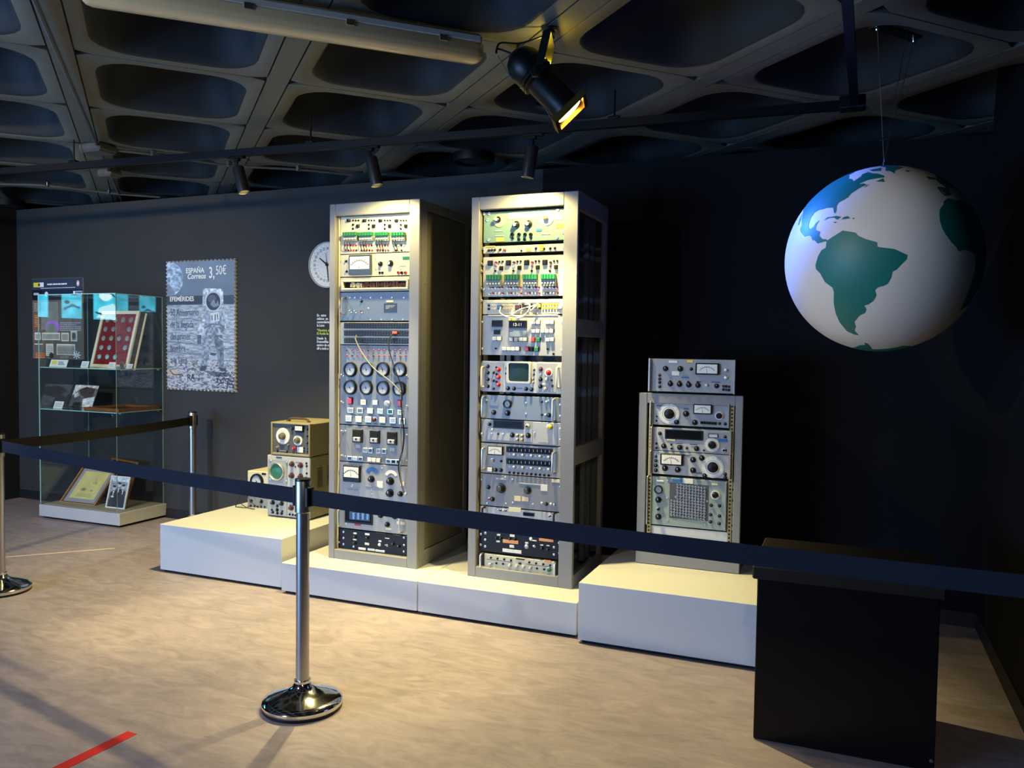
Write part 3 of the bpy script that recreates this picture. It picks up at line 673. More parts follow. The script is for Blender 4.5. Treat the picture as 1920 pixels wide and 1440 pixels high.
P1.put(m, [('m', 308, 547, 168, 150, M_navy), ('s', 420, 503, 7), ('s', 420, 578, 7), ('s', 605, 500, 7), ('s', 605, 577, 7), ('k', 455, 540, 19), ('k', 530, 536, 24, M_black, M_alu), ('j', 450, 606, 9), ('j', 470, 606, 9),
           ('j', 590, 606, 11, M_red), ('j', 615, 606, 11, M_black), ('j', 642, 606, 11, M_red), ('p', 617, 537, 48, 38, M_crm), ('p', 648, 495, 54, 22, M_grn), ('s', 160, 520, 7), ('s', 688, 590, 7), ('k', 196, 520, 10), ('k', 200, 596, 10)])
m = P1.module('recorder_tray', X0, X1, 415, 636, 745, M_cream, 'cream tray with a window onto copper windings', depth=.02)
mx, mz = P1.scale(420, 690); pc = P1.at(423, 696); w_, h_ = 250*mx, 38*mz
obj('tray_frame', MB().cbox(-w_, w_, -.03, 0, h_*.62, h_, .003).cbox(-w_, w_, -.03, 0, -h_, -h_*.62, .003).cbox(-w_, -w_*.94, -.03, 0, -h_*.62, h_*.62, .003).cbox(w_*.94, w_, -.03, 0, -h_*.62, h_*.62, .003), M_ivory, m, pc)
b = MB().box(-w_*.93, w_*.93, -.002, 0, -h_*.6, h_*.6)
for k in range(46):
    x = (k/45*2-1)*w_*.9; q = random.uniform(.3, .58); b.cbox(x-w_*.016, x+w_*.016, -.012-random.random()*.006, -.002, -h_*q, h_*random.uniform(.25, .58), .002, 1 if k > 12 else (2 if k > 3 else 0))
ob = obj('winding', b, [M_dark, M_copper, M_crm], m, pc); ob['kind'] = 'stuff'
m = P1.module('switch_panel', X0, X1, 415, 748, 968, M_blueg, 'blue grey panel with a bow handle at its left edge')
P1.put(m, [('t', 235, 898, 9), ('t', 270, 900, 9), ('t', 314, 900, 9, M_red), ('k', 312, 820, 11), ('h', 186, 856, 132), ('p', 528, 868, 96, 66, M_navy), ('p', 525, 820, 54, 16, M_crm)]+[('s', x, 790, 7) for x in (225, 262, 305, 380, 460, 540, 630)]+[('s', x, 955, 7) for x in (380, 460, 540, 622)]+[('l', 365, 872, 6, M_wht), ('j', 160, 905, 6), ('j', 685, 930, 6)])
pq = P1.at(528, 868); text('lettering', 'A.F. OSCILLATOR\nMOUNT RACK\nUNIT 4', .0085, M_textw, m, (pq.x-.032, pq.y-.0034, pq.z+.010))
m = P1.module('jack_field', X0, X1, 425, 975, 1147, M_cream, 'cream jack field with three black rows of sockets')
for y in (1003, 1059, 1115):
    p = P1.at(428, y); mx, mz = P1.scale(428, y); w_, h_ = 246*mx, 21*mz
    st = obj('jack_strip', MB().cbox(-w_, w_, -.012, 0, -h_, h_, .002), M_black, m, p)
    b = MB()
    for k in range(24):
        for q in (-.45, .45): b.lathe([(h_*.30, 0), (h_*.28, .004), (h_*.16, .0042), (h_*.14, .001)], 8, 'Y', o=((k-11.5)/12*w_*.97, 0, h_*q))
    ob = obj('sockets', b, M_dkp, m, p+Vector((0, -.012, 0))); ob['kind'] = 'stuff'
P1.put(m, [('b', 566, 1055, 42, 24, M_ora)], lift=.014)
z1 = P1.at(425, 1150).z; z0 = P1.at(390, 374, 2).z
m = obj('gauge_panel', MB().cbox(-(X1-X0)/2, (X1-X0)/2, 0, .02, -(z1-z0)/2+.001, (z1-z0)/2-.001, .0015), M_mid, R1, ((X0+X1)/2, .040, (z0+z1)/2)); m['label'] = 'grey panel with eight round black rimmed gauges'
P1.put(m, [('l', 204+40*k, y, 8, M_red if (k*7+i) % 4 else M_brn) for i, y in enumerate((1187, 1229)) for k in range(12)]+[('g', x, 1331, 56) for x in (231, 354, 476, 602)])
P1.put(m, [('g', x, y, 52) for x, y in ((218, 99), (332, 102), (451, 106), (566, 110))]+[('b', 218, 195, 32, 52, M_red), ('b', 567, 214, 32, 52, M_red), ('e', 312, 205, 40, 36, M_crm), ('e', 395, 207, 36, 34, M_wht), ('l', 480, 213, 20, M_wht)], 2)
P1.put(m, [('e', x, y, 42, 36, c) for x, y, c in ((220, 262, M_mid), (288, 265, M_olv), (360, 266, M_wht), (432, 269, M_wht), (503, 272, M_grn), (575, 277, M_crm))]+[('e', x, y, 44, 42, M_crm if k % 2 else M_lt) for k, (x, y) in enumerate(((207, 321), (278, 326), (346, 328), (447, 331), (520, 335), (586, 340)))]+[('l', 390, 328, 17, M_brn)]+[('p', x, y, 34, 7, M_navy) for x, y in ((207, 350), (278, 354), (346, 357), (395, 358), (447, 362), (520, 366), (240, 292), (360, 297), (440, 301), (505, 305))], 2)
def mod2(name, top, bot, mt, label, xc=390, crop=2, P=P1, x0=None, x1=None, depth=.02):
    return P.module(name, X0 if x0 is None else x0, X1 if x1 is None else x1, xc, top, bot, mt, label, depth, crop)
m = mod2('relay_panel', 378, 641, M_mid, 'grey panel with three black relays')
P1.put(m, [('R', 271, 444, 70, 94), ('R', 393, 451, 70, 94), ('R', 515, 461, 70, 94), ('p', 271, 518, 34, 26, M_lt), ('p', 515, 540, 34, 26, M_lt)]+[('e', x, y, 32, 34, M_navy if k % 2 else M_mid) for k, (x, y) in enumerate(((325, 545), (362, 548), (418, 551), (458, 553)))]+[('e', x, y, 36, 30, c) for x, y, c in ((215, 603, M_navy), (252, 605, M_lt), (291, 607, M_navy), (490, 624, M_navy), (526, 626, M_dark), (563, 628, M_dark))]+[('b', x, y, 30, 34, M_wht) for x, y in ((357, 612), (388, 614), (420, 617))]+[('s', x, y, 7) for x, y in ((180, 410), (180, 590), (635, 440), (640, 620))], 2)
m = mod2('bridge_panel', 644, 948, M_panel, 'pale panel with a blue scale arc and a white scale arc')
P1.put(m, [('m', 232, 711, 120, 118), ('a', 370, 722, 56, M_blu), ('k', 367, 750, 25), ('a', 507, 742, 56, M_wht), ('k', 502, 765, 29), ('k', 499, 850, 29), ('k', 573, 856, 20), ('p', 427, 790, 42, 46, M_wht), ('p', 586, 786, 28, 26, M_crm), ('l', 232, 800, 8, M_wht), ('s', 440, 676, 6), ('s', 365, 830, 5), ('s', 367, 858, 5), ('p', 370, 806, 90, 8, M_mid), ('p', 235, 826, 70, 6, M_mid), ('l', 610, 856, 8, M_wht)], 2)
m = mod2('counter_unit', 952, 1124, M_panel, 'pale counter unit with a blue display and two bow handles')
P1.put(m, [('w', 277, 1012, 196, 112, M_glassd), ('p', 268, 1073, 44, 17, M_red), ('k', 432, 1009, 19), ('k', 533, 1018, 19), ('k', 480, 1073, 19), ('p', 491, 1000, 42, 28, M_wht), ('p', 575, 1063, 58, 22, M_crm), ('p', 487, 1104, 40, 14, M_crm), ('s', 187, 1068, 7), ('s', 627, 1010, 6)], 2)
P1.put(m, [('p', 283, 1014, 146, 60, M_disp)], 2, lift=.008); P1.put(m, [('h', 150, 1022, 132), ('h', 584, 1068, 130)], 2)
for k in range(4): P1.put(m, [('p', 240+k*33, 1014+k*1.5, 16, 44, mat('display digit', (.42, .55, .74), .4))], 2, lift=.012)
m = mod2('oscillator_unit', 1128, 1276, M_black, 'black oscillator unit with white lettering strips', depth=.02)
P1.put(m, [('s', x, y, 8) for x, y in ((168, 1127), (168, 1170), (168, 1214), (135, 1200), (597, 1168), (598, 1220), (596, 1266), (240, 1231))]+[('p', x, y, w, h, M_wht) for x, y, w, h in ((250, 1137, 24, 10), (248, 1181, 24, 10), (337, 1143, 32, 14), (335, 1212, 30, 16), (427, 1192, 20, 12), (478, 1172, 30, 6), (300, 1246, 52, 16), (365, 1253, 50, 15), (427, 1262, 66, 15))]+[('k', x, y, 14) for x, y in ((250, 1160), (248, 1205), (337, 1168), (560, 1228), (520, 1212))]+[('l', 424, 1217, 10, M_wht), ('t', 478, 1222, 9, M_alu)], 2)
P1.cable('edge_cable', [(146, 190, .002), (147, 400, .002), (146, 700, .003), (146, 1000, .002), (148, 1400, .003)], .006, M_wirew)
P1.cable('edge_cable', [(134, 0, .002), (133, 300, .003), (134, 600, .002), (128, 900, .003), (126, 1240, .002)], .006, M_wirew, crop=2)
P1.cable('patch_cord', [(566, 1064, .03), (548, 1110, .05), (560, 1200, .06), (600, 1330, .06), (632, 1430, .05), (650, 1500, .05)], .004, M_wirek)
P1.cable('patch_cord', [(286, 1075, .02), (300, 1110, .05), (355, 1210, .06), (440, 1320, .06), (560, 1420, .05), (640, 1500, .05)], .0045, M_wire)
P1.cable('cable_bundle', [(600, 60, .05), (610, 140, .05), (612, 300, .05), (622, 420, .045), (612, 540, .045), (582, 640, .04), (592, 720, .045), (612, 840, .03)], .005, M_wirek, crop=2)
P1.cable('cable_bundle', [(590, 90, .05), (616, 220, .05), (606, 330, .05), (600, 450, .045), (608, 560, .045), (590, 640, .04), (604, 760, .045), (615, 845, .03)], .004, M_wire, crop=2)
for y in (15, 205, 412, 585): P1.put(R1, [('t', 165, y, 9, M_crm)], 2)
for y in (20, 235, 440, 622): P1.put(R1, [('t', 628, y, 9, M_crm)], 2)

# ================================================================== open sided grey cabinet
R2 = thing('equipment_cabinet', 'tall open sided grey electronics cabinet with a sage green top panel', 'electronics rack', (-1.781, YF+.003, .2))
O = Vector(R2.location); W2 = .337; H = 2.306; D = .63
P2 = Panel(R2, 3, YF+.043)
xl = (P2.at(168, 800).x+P2.at(124, 800, 4).x)/2; xr = (P2.at(820, 800).x+P2.at(604, 800, 4).x)/2
obj('front_frame', reveal(frame_front(-W2, W2, 0, H, xl+W2, W2-xr, .076, .064), -W2, W2, 0, H, xl+W2, W2-xr, .076, .064), M_grey, R2)
for s in (-1, 1):
    a, b = sorted((s*W2, s*(W2-.03))); sd = MB()
    obj('rear_post', MB().cbox(a, b, D-.05, D, 0, H, .003), M_grey, R2)
    zz = [onX(3, 1010, y, O.x+W2).z-O.z for y in (1030, 1160)]+[onX(4, 750, y, O.x+W2).z-O.z for y in (536, 640)]
    for z0, z1 in ((0, .075), (zz[3], zz[2]), (zz[1], zz[0]), (H-.10, H)): obj('side_rail', MB().cbox(a, b, .03, D-.05, z0, z1, .003), M_grey, R2)
    for y in (.10, .36, .47):
        q = MB().box(*sorted((s*(W2-.045), s*(W2-.075))), y, y+.035, .075, H-.1)
        for k in range(46): q.box(*sorted((s*(W2-.0445), s*(W2-.046))), y+.012, y+.022, .10+k*.045, .118+k*.045, 1)
        obj('mounting_rail', q, [M_dkp, M_dark], R2, smooth=False)
obj('top_panel', MB().cbox(-W2, W2, .031, D, H-.002, H+.004, .001), M_grey, R2); obj('base_panel', MB().box(-W2+.03, W2-.03, .031, D-.05, .0, .03), M_side, R2, smooth=False)
obj('back_panel', MB().box(-W2+.03, W2-.03, D-.012, D-.002, .075, H-.1), M_dkp, R2, smooth=False)
X0, X1 = xl+.010, xr-.004
def m3(name, top, bot, mt, label, crop=3, xc=None, chassis=.30, x0=None, x1=None, dep=.02):
    xc = xc or (490 if crop == 3 else 365); o = P2.module(name, X0 if x0 is None else x0, X1 if x1 is None else x1, xc, top, bot, mt, label, dep, crop)
    if chassis:
        za, zb = P2.at(xc, bot, crop).z-LOC[o.name].z+.006, P2.at(xc, top, crop).z-LOC[o.name].z-.006
        obj('chassis', MB().box(-.235, .235, dep+.001, chassis, za, zb), M_dkp, o, LOC[o.name], smooth=False)
    return o
m = m3('tube_panel', 182, 424, M_greenp, 'sage green panel with dial knobs')
P2.put(m, [('d', 316, 262, 50, 1, mat('pale yellow dial', (.86, .84, .58), .5)), ('k', 303, 257, 28, M_blackm, M_alu), ('d', 680, 245, 56, 1), ('k', 673, 240, 32, M_lt, M_brass), ('k', 443, 296, 31, M_blackm, M_alu), ('k', 540, 290, 31, M_blackm, M_alu),
           ('p', 500, 222, 230, 46, M_crm), ('p', 318, 408, 60, 30, M_yel), ('p', 785, 303, 64, 32, M_yel), ('p', 772, 241, 52, 30, M_crm), ('p', 620, 335, 40, 20, M_blu), ('p', 310, 342, 60, 8, M_lt), ('p', 316, 380, 70, 7, M_lt), ('p', 672, 366, 70, 8, M_lt)]
       + [('j', 416, 370, 15), ('j', 468, 370, 14), ('j', 514, 370, 14), ('j', 558, 370, 14), ('j', 466, 408, 12), ('j', 510, 408, 12), ('j', 418, 398, 10), ('j', 560, 395, 10)]+[('s', x, y, 13) for x, y in ((237, 208), (765, 181), (232, 409), (760, 391), (223, 257), (197, 210), (808, 352))])
m = m3('terminal_strip', 449, 508, M_cream, 'narrow cream strip with yellow labels')
P2.put(m, [('p', 245, 462, 74, 10, M_yel), ('p', 640, 470, 36, 44, M_yel), ('p', 540, 486, 34, 28, M_org), ('l', 355, 492, 11, M_red)]+[('k', x, y, 11) for x, y in ((232, 491), (255, 489), (278, 488), (320, 486), (596, 476), (658, 478), (706, 476), (742, 474))]+[('j', 485, 494, 7), ('s', 195, 480, 10), ('s', 805, 470, 10)])
m = m3('breaker_panel', 533, 847, M_cream, 'cream panel with four dark green terminal blocks')
it = []
for g, xo in enumerate((0, 140, 281, 421)):
    it += [('b', 245+xo, 590-g*2, 38, 40, M_black), ('b', 330+xo, 629-g*3, 28, 32, M_dark), ('j', 315+xo, 580-g*2, 8), ('j', 340+xo, 578-g*2, 8), ('l', 288+xo, 585, 10, M_red if g in (0, 2) else M_brn), ('l', 286+xo, 615, 8, M_red if g != 1 else M_wht), ('j', 284+xo, 650, 9), ('T', 279+xo, 728-g*2, 110, 92)]
    it += [('l', 237+xo+25*k, 778-g, 9, (M_crm if k == 0 else M_red if k in (1, 3, 4) else M_wht)) for k in range(5)]+[('l', 240+xo+25*k, 822-g, 9, (M_crm if k == 0 else M_red if k in (1, 4) else M_wht)) for k in range(5)]
P2.put(m, it+[('s', x, y, 10) for x, y in ((195, 600), (195, 790), (808, 580), (808, 790))])
m = m3('jack_strip_panel', 868, 984, M_cream, 'cream jack strip crossed by white patch cords')
P2.put(m, [('p', 492, 886, 560, 18, M_ivory)]+[('j', 234+22*k, y-k*.4, 9, (M_crm if 5 <= k <= 9 else M_yel if 18 < k else M_wht if k % 3 else M_black)) for k in range(25) for y in (917, 944) if not (k in (3, 4, 9, 10, 11, 16))]+[('b', 318, 929, 40, 36, M_blu), ('b', 460, 930, 48, 38, M_brn), ('b', 520, 928, 60, 36, M_black), ('b', 590, 924, 40, 32, M_navy), ('b', 625, 920, 26, 30, M_yel), ('b', 786, 932, 34, 26, M_wht)])
for pts in ([(335, 930, .02), (345, 975, .05), (420, 1012, .06), (510, 1010, .06), (570, 965, .05), (610, 918, .02)], [(470, 912, .02), (520, 895, .05), (572, 915, .06), (560, 970, .06), (500, 1000, .05), (430, 990, .04), (425, 950, .02)], [(440, 985, .04), (500, 950, .05), (560, 930, .04), (606, 920, .02)]):
    P2.cable('patch_cord', pts, .004, M_wirew, parent=m)
m = m3('keyboard_panel', 990, 1304, M_panel, 'pale sloped panel with display and rows of white keys')
P2.put(m, [('p', 492, 992, 540, 10, M_ivory), ('w', 298, 1056, 80, 52), ('w', 297, 1122, 46, 36), ('w', 459, 1062, 138, 58), ('p', 414, 1023, 54, 20, M_yel), ('p', 458, 1124, 140, 64, M_blueg), ('p', 404, 1116, 34, 6, M_wht)]
       + [('b', x, y, 33, 34, M_wht) for x, y in ((581, 1046), (616, 1046), (688, 1046), (722, 1046), (578, 1114), (612, 1114), (649, 1114), (683, 1114), (718, 1114), (281, 1172), (316, 1172), (690, 1180), (723, 1179), (354, 1250), (389, 1250), (423, 1251), (457, 1251))]
       + [('b', x, 1178, 34, 34, M_lt) for x in (410, 447, 483, 516)]+[('b', 578, 1180, 30, 38, M_red), ('b', 616, 1180, 34, 38, M_grn), ('b', 530, 1251, 32, 38, M_red), ('b', 565, 1253, 30, 38, M_glassd), ('b', 602, 1254, 36, 38, M_grn)]+[('j', 287, 1248, 8), ('j', 687, 1253, 8), ('j', 733, 1290, 9), ('s', 182, 1045, 10), ('s', 182, 1250, 10), ('s', 800, 1040, 10), ('s', 798, 1258, 10)])
pq = P2.at(459, 1062); text('digits', '13-11', .026, M_textw, m, (pq.x-.032, pq.y-.008, pq.z-.010))
def m4(name, top, bot, mt, label, **k): return m3(name, top, bot, mt, label, crop=4, **k)
m = m4('oscilloscope', 55, 240, M_lt, 'silver oscilloscope with a dark green screen and red knobs')
P2.put(m, [('p', 196, 145, 134, 168, M_panel), ('p', 518, 150, 118, 168, M_panel), ('c', 356, 119, 142, 128, M_screen, M_lt)], 4)
P2.put(m, [('k', 172, y, 11) for y in (84, 121, 160, 201)]+[('k', 234, y, 14, M_red) for y in (102, 146, 190)]+[('k', 205, y, 8) for y in (121, 168, 214)]+[('j', 222, y, 6) for y in (90, 130, 175)]+[('k', 482, 100, 13, M_brn), ('d', 528, 121, 24, 8, M_wht, M_red), ('k', 529, 121, 17, M_red), ('k', 481, 161, 13), ('k', 480, 202, 13), ('l', 517, 160, 9, M_wht), ('k', 508, 216, 11, M_lt), ('p', 510, 190, 40, 10, M_lt), ('k', 545, 165, 8), ('k', 550, 198, 8), ('l', 482, 132, 7, M_wht)], 4, lift=.003)
P2.put(m, [('k', x, y, 12) for x, y in ((290, 213), (325, 215), (396, 217), (428, 220))]+[('k', 280, y, 7, M_brn) for y in (95,)]+[('j', 281, 126, 7), ('k', 443, 105, 7), ('k', 441, 132, 7), ('l', 436, 158, 7, M_brass), ('l', 436, 180, 7, M_brass), ('p', 357, 214, 30, 7, M_mid), ('h', 147, 146, 128, M_ivory), ('h', 586, 150, 130, M_ivory)], 4)
m = m4('power_supply', 258, 400, M_blueg, 'blue grey power supply with one small round meter')
P2.put(m, [('g', 288, 304, 25), ('k', 207, 354, 15), ('k', 287, 358, 17), ('s', 396, 299, 6), ('s', 396, 362, 6), ('k', 487, 291, 8), ('l', 516, 293, 7, M_lt), ('k', 530, 370, 14), ('k', 488, 368, 8), ('l', 510, 369, 7, M_lt), ('p', 210, 300, 50, 30, M_blueg), ('s', 530, 284, 6), ('p', 165, 283, 14, 7, M_lt), ('h', 150, 322, 128), ('h', 562, 340, 138), ('s', 597, 310, 8), ('s', 597, 375, 8)], 4)
m = m4('frequency_counter', 403, 541, M_panel, 'pale counter with a black display window and a blank plug in')
P2.put(m, [('w', 293, 425, 178, 48), ('p', 507, 478, 144, 128, M_lt), ('p', 300, 486, 264, 70, M_lt)], 4)
P2.put(m, [('k', 405, 435, 14, M_lt, M_black), ('k', 315, 487, 15), ('k', 408, 490, 16), ('k', 180, 424, 11)]+[('l', x, y, 9, M_brass) for x, y in ((345, 490), (373, 492), (345, 514), (373, 516))]+[('s', 195, 480, 7), ('s', 262, 482, 7), ('k', 232, 480, 7), ('l', 197, 455, 6, M_wht), ('s', 447, 474, 6)], 4, lift=.004)
P2.put(m, [('l', 535, 438, 15, M_yel), ('p', 500, 530, 60, 5, M_mid), ('s', 598, 450, 8), ('s', 598, 515, 8), ('s', 136, 480, 8)], 4, lift=.004)
m = m4('level_unit', 545, 725, M_panel, 'pale level unit with a meter and two long black scales')
P2.put(m, [('m', 220, 577, 90, 54), ('w', 415, 578, 270, 34), ('w', 415, 649, 270, 34), ('b', 186, 689, 30, 28, M_wht), ('k', 218, 692, 12), ('k', 248, 693, 12), ('l', 200, 636, 10, M_lt), ('j', 250, 640, 7), ('h', 150, 624, 136), ('h', 561, 650, 134)]+[('l', x, y, 8, M_lt) for x, y in ((326, 604), (376, 607), (427, 610), (478, 614), (528, 619), (326, 676), (376, 679), (427, 683), (478, 687), (528, 690))]+[('j', 299+25.5*k, 707+k*1.9, 7) for k in range(10)]+[('s', x, y, 4) for x, y in ((300, 602), (350, 606), (402, 609), (452, 613), (503, 617), (300, 674), (350, 678), (402, 682), (452, 686), (503, 690))], 4)
for k in range(11):
    P2.put(m, [('p', 298+23.5*k, y+k*1.05, 3, 14, M_lt) for y in (573, 644)], 4, lift=.007)
m = m4('patch_unit', 728, 920, M_mid, 'grey unit with two black pointer knobs')
P2.put(m, [('k', 250, 799, 29, M_blackm, M_dkp), ('k', 405, 811, 23, M_blackm, M_dkp), ('k', 175, 793, 13), ('k', 199, 863, 14), ('l', 180, 862, 7, M_red), ('p', 502, 797, 40, 38, M_wht), ('p', 346, 860, 38, 28, M_crm), ('p', 391, 863, 38, 26, M_crm), ('p', 574, 757, 54, 18, M_crm), ('p', 250, 745, 60, 8, M_lt), ('p', 420, 775, 130, 6, M_lt)]+[('s', x, y, 6) for x, y in ((275, 735), (317, 747), (278, 890), (437, 893), (318, 884), (595, 790), (135, 750), (168, 888))]+[('l', 490, 888, 8, M_lt), ('k', 515, 892, 11), ('l', 543, 893, 8, M_lt), ('l', 562, 897, 7, M_lt)], 4)
m = m4('control_unit', 924, 1040, M_lt, 'light unit with black bow handles behind the belt')
P2.put(m, [('p', 330, 925, 72, 26, M_crm), ('w', 412, 952, 64, 20), ('d', 540, 962, 13, 4), ('h', 152, 955, 100, M_black), ('h', 569, 992, 110, M_black), ('p', 345, 1030, 400, 18, M_crm), ('p', 270, 1027, 140, 8, M_navy), ('s', 530, 1053, 6)]+[('l', 232+15*k, 928+k, 6, M_brn if k % 2 else M_lt) for k in range(4)], 4)
m = m4('oscillator_unit', 1046, 1196, M_black, 'black oscillator unit with three orange labels')
P2.put(m, [('s', x, y, 8) for x, y in ((158, 1062), (157, 1101), (157, 1140), (130, 1130), (131, 1068), (590, 1121), (560, 1146), (560, 1188), (592, 1180))]+[('p', 305, 1113, 90, 20, M_org), ('p', 514, 1100, 84, 24, M_org), ('p', 568, 1091, 52, 22, M_crm), ('p', 313, 1168, 110, 20, M_wht), ('p', 235, 1073, 20, 10, M_wht), ('p', 232, 1111, 20, 10, M_wht), ('p', 315, 1078, 28, 14, M_wht), ('p', 313, 1140, 28, 16, M_wht), ('p', 400, 1120, 18, 10, M_wht), ('p', 445, 1107, 26, 6, M_wht), ('l', 425, 1097, 9, M_wht), ('l', 400, 1141, 11, M_lt), ('k', 488, 1151, 12), ('k', 523, 1159, 12), ('k', 222, 1092, 10), ('k', 248, 1092, 10), ('k', 300, 1096, 10), ('k', 330, 1098, 10), ('t', 446, 1140, 8), ('p', 488, 1133, 18, 6, M_wht), ('p', 525, 1136, 18, 6, M_wht)], 4)
m = m4('amplifier', 1198, 1300, M_black, 'white amplifier strip at the bottom of the cabinet')
q = P2.at(355, 1247, 4); mx, mz = P2.scale(355, 1247, 4); obj('face_plate', MB().cbox(-205*mx, 205*mx, -.008, 0, -43*mz, 43*mz, .003), M_cream, m, q)
P2.put(m, [('j', x, y, 6) for x, y in ((190, 1207), (229, 1212), (268, 1216), (308, 1222), (415, 1234), (455, 1240), (497, 1245), (538, 1251), (222, 1239), (261, 1243), (460, 1270), (502, 1275))]+[('k', x, y, 12, M_lt, M_alu) for x, y in ((301, 1249), (342, 1254), (381, 1259), (421, 1264))]+[('t', 189, 1246, 9), ('l', 532, 1277, 12, M_grn), ('p', 362, 1215, 50, 8, M_ink), ('p', 360, 1241, 16, 12, M_ink), ('p', 522, 1228, 40, 14, M_org), ('p', 240, 1224, 150, 2, M_ink), ('p', 470, 1253, 150, 2, M_ink)], 4, lift=.008)
P2.put(m, [('h', 140, 1222, 92), ('h', 573, 1276, 92)], 4)
P2.cable('edge_cable', [(172, 210, .002), (170, 500, .002), (172, 900, .002), (168, 1300, .003)], .005, M_wirew)
for y in (600, 655, 790, 880): P2.put(R2, [('t', 186, y, 9, M_crm), ('t', 808, y, 9, M_crm)], 3)

# ================================================================== short rack on the right block
YS = 4.727
R3 = thing('short_rack', 'short open grey rack of silver test instruments on the right block', 'electronics rack', (-.829, YS, .335))
O = Vector(R3.location); W2 = .298; H = 1.015; D = .46
P3 = Panel(R3, 5, YS+.012)
obj('front_frame', frame_front(-W2, W2, .10, H, .048, .042, .06, .004, .03), M_grey, R3)
obj('base_cover', MB().cbox(-W2-.002, W2+.002, -.004, .03, .002, .155, .003).cbox(-W2-.006, W2+.006, -.010, .02, .15, .175, .004), M_grey, R3)
for s in (-1, 1):
    a, b = sorted((s*W2, s*(W2-.012))); obj('side_panel', MB().cbox(a, b, .031, D, .0, H, .003), M_blackm, R3)
    c0 = s*(W2-.072) if s < 0 else s*(W2-.060); q = MB().box(c0-.011, c0+.011, .004, .02, .10, H-.062)
    for k in range(40): q.box(c0-.005, c0+.005, .0035, .005, .11+k*.0215, .120+k*.0215, 1)
    obj('mounting_rail', q, [mat('yellowed rail', (.66, .60, .36), .5), M_dark], R3, smooth=False)
obj('top_panel', MB().cbox(-W2+.013, W2-.013, .031, D, H-.02, H, .002), M_blackm, R3); obj('back_panel', MB().box(-W2+.013, W2-.013, D-.012, D, .0, H-.021), M_blackm, R3, smooth=False)
def m5(name, l, r, top, bot, mt, label, xc=420):
    o = P3.module(name, P3.at(l, (top+bot)/2).x, P3.at(r, (top+bot)/2).x, xc, top, bot, mt, label, .3)
    for x in (l+7, r-7):
        za, zb = P3.at(x, bot+(x-xc)*.06).z, P3.at(x, top+(x-xc)*.06).z; c = P3.at(x, (top+bot)/2)
        c.z = LOC[o.name].z; h = (zb-za)/2; obj('side_handle', MB().cbox(-.0045, .0045, -.022, 0, -h*.98, h*.98, .003), M_alu, o, c)
    return o
m = m5('wave_analyzer', 184, 656, 358, 500, M_panel, 'silver instrument with a large white dial at its left')
P3.put(m, [('d', 297, 425, 61, 24), ('k', 395, 425, 18), ('m', 495, 398, 110, 58), ('d', 590, 437, 25, 14), ('k', 340, 474, 15), ('k', 447, 476, 16), ('k', 592, 483, 9), ('k', 626, 485, 9), ('p', 248, 378, 50, 6, M_navy), ('j', 222, 466, 6), ('j', 224, 440, 5), ('s', 209, 360, 5)]+[('b', 487+16*k, 477+k, 13, 16, M_black) for k in range(6)]+[('p', 395, 395, 30, 6, M_navy)], 5)
m = m5('digital_voltmeter', 188, 668, 512, 652, M_lt, 'silver meter with a wide black display window and blue label')
P3.put(m, [('w', 383, 549, 222, 56), ('p', 582, 598, 152, 124, M_panel)], 5)
P3.put(m, [('w', 555, 554, 56, 24, M_wht), ('d', 549, 608, 42, 18), ('p', 612, 582, 52, 16, M_blu), ('k', 242, 541, 11), ('k', 265, 615, 15), ('k', 358, 623, 15), ('k', 457, 630, 15), ('k', 400, 627, 8), ('j', 310, 607, 6), ('j', 222, 600, 7), ('j', 222, 626, 7), ('j', 310, 630, 6), ('d', 618, 639, 11, 5), ('k', 625, 561, 9), ('j', 630, 640, 6), ('p', 308, 578, 50, 9, M_crm), ('p', 355, 600, 34, 5, M_navy), ('p', 440, 606, 44, 5, M_navy), ('k', 500, 640, 6)], 5, lift=.003)
m = m5('signal_source', 182, 664, 653, 793, M_lt, 'silver instrument with a big white dial at its right')
P3.put(m, [('m', 313, 693, 132, 68), ('d', 553, 739, 63, 25), ('k', 437, 695, 17), ('k', 488, 685, 16), ('k', 437, 757, 17), ('k', 347, 754, 17), ('k', 272, 745, 17), ('k', 218, 729, 11), ('k', 218, 757, 11), ('k', 218, 701, 9), ('k', 219, 676, 8), ('k', 506, 788, 14), ('k', 626, 780, 10), ('k', 626, 800, 10), ('p', 395, 670, 40, 6, M_navy), ('p', 470, 774, 40, 6, M_navy), ('s', 218, 660, 5)], 5)
m = m5('socket_matrix_unit', 163, 638, 806, 1096, mat('grey green panel', (.57, .62, .59), .45, var=.04), 'grey green unit with a square field of sockets')
P3.put(m, [('g', 235, 869, 25), ('k', 233, 930, 18), ('k', 233, 1030, 18), ('l', 233, 985, 9, M_black), ('p', 345, 818, 62, 18, M_blu), ('p', 407, 820, 62, 30, M_wht), ('d', 568, 902, 28, 15), ('p', 245, 820, 40, 8, M_wht), ('p', 565, 840, 34, 8, M_crm)]+[('k', x, y, 10) for x, y in ((543, 963), (592, 966), (540, 1018), (592, 1026), (540, 1060), (590, 1070))]+[('s', x, y, 6) for x, y in ((290, 818), (287, 920), (290, 1050), (510, 1075), (335, 915), (520, 940))], 5)
q0 = P3.at(415, 942); b = MB(); mx, mz = P3.scale(415, 942)
for i in range(12):
    for j in range(12):
        if j < 2 and i < 6: continue
        x, z = (j-5.9)*17.6*mx, (5.5-i)*16.6*mz-(j-6)*1.0*mz; r = 7.2*mz
        b.lathe([(r, 0), (r, r*.8), (r*.72, r*.9), (r*.62, r*.25), (0, r*.2)], 8, 'Y', o=(x, 0, z))
ob = obj('socket_field', b, M_stl, m, q0); ob['kind'] = 'stuff'
obj('backing', MB().cbox(-118*mx, 112*mx, -.001, .0005, -104*mz, 104*mz, .0004), M_dkp, m, q0)
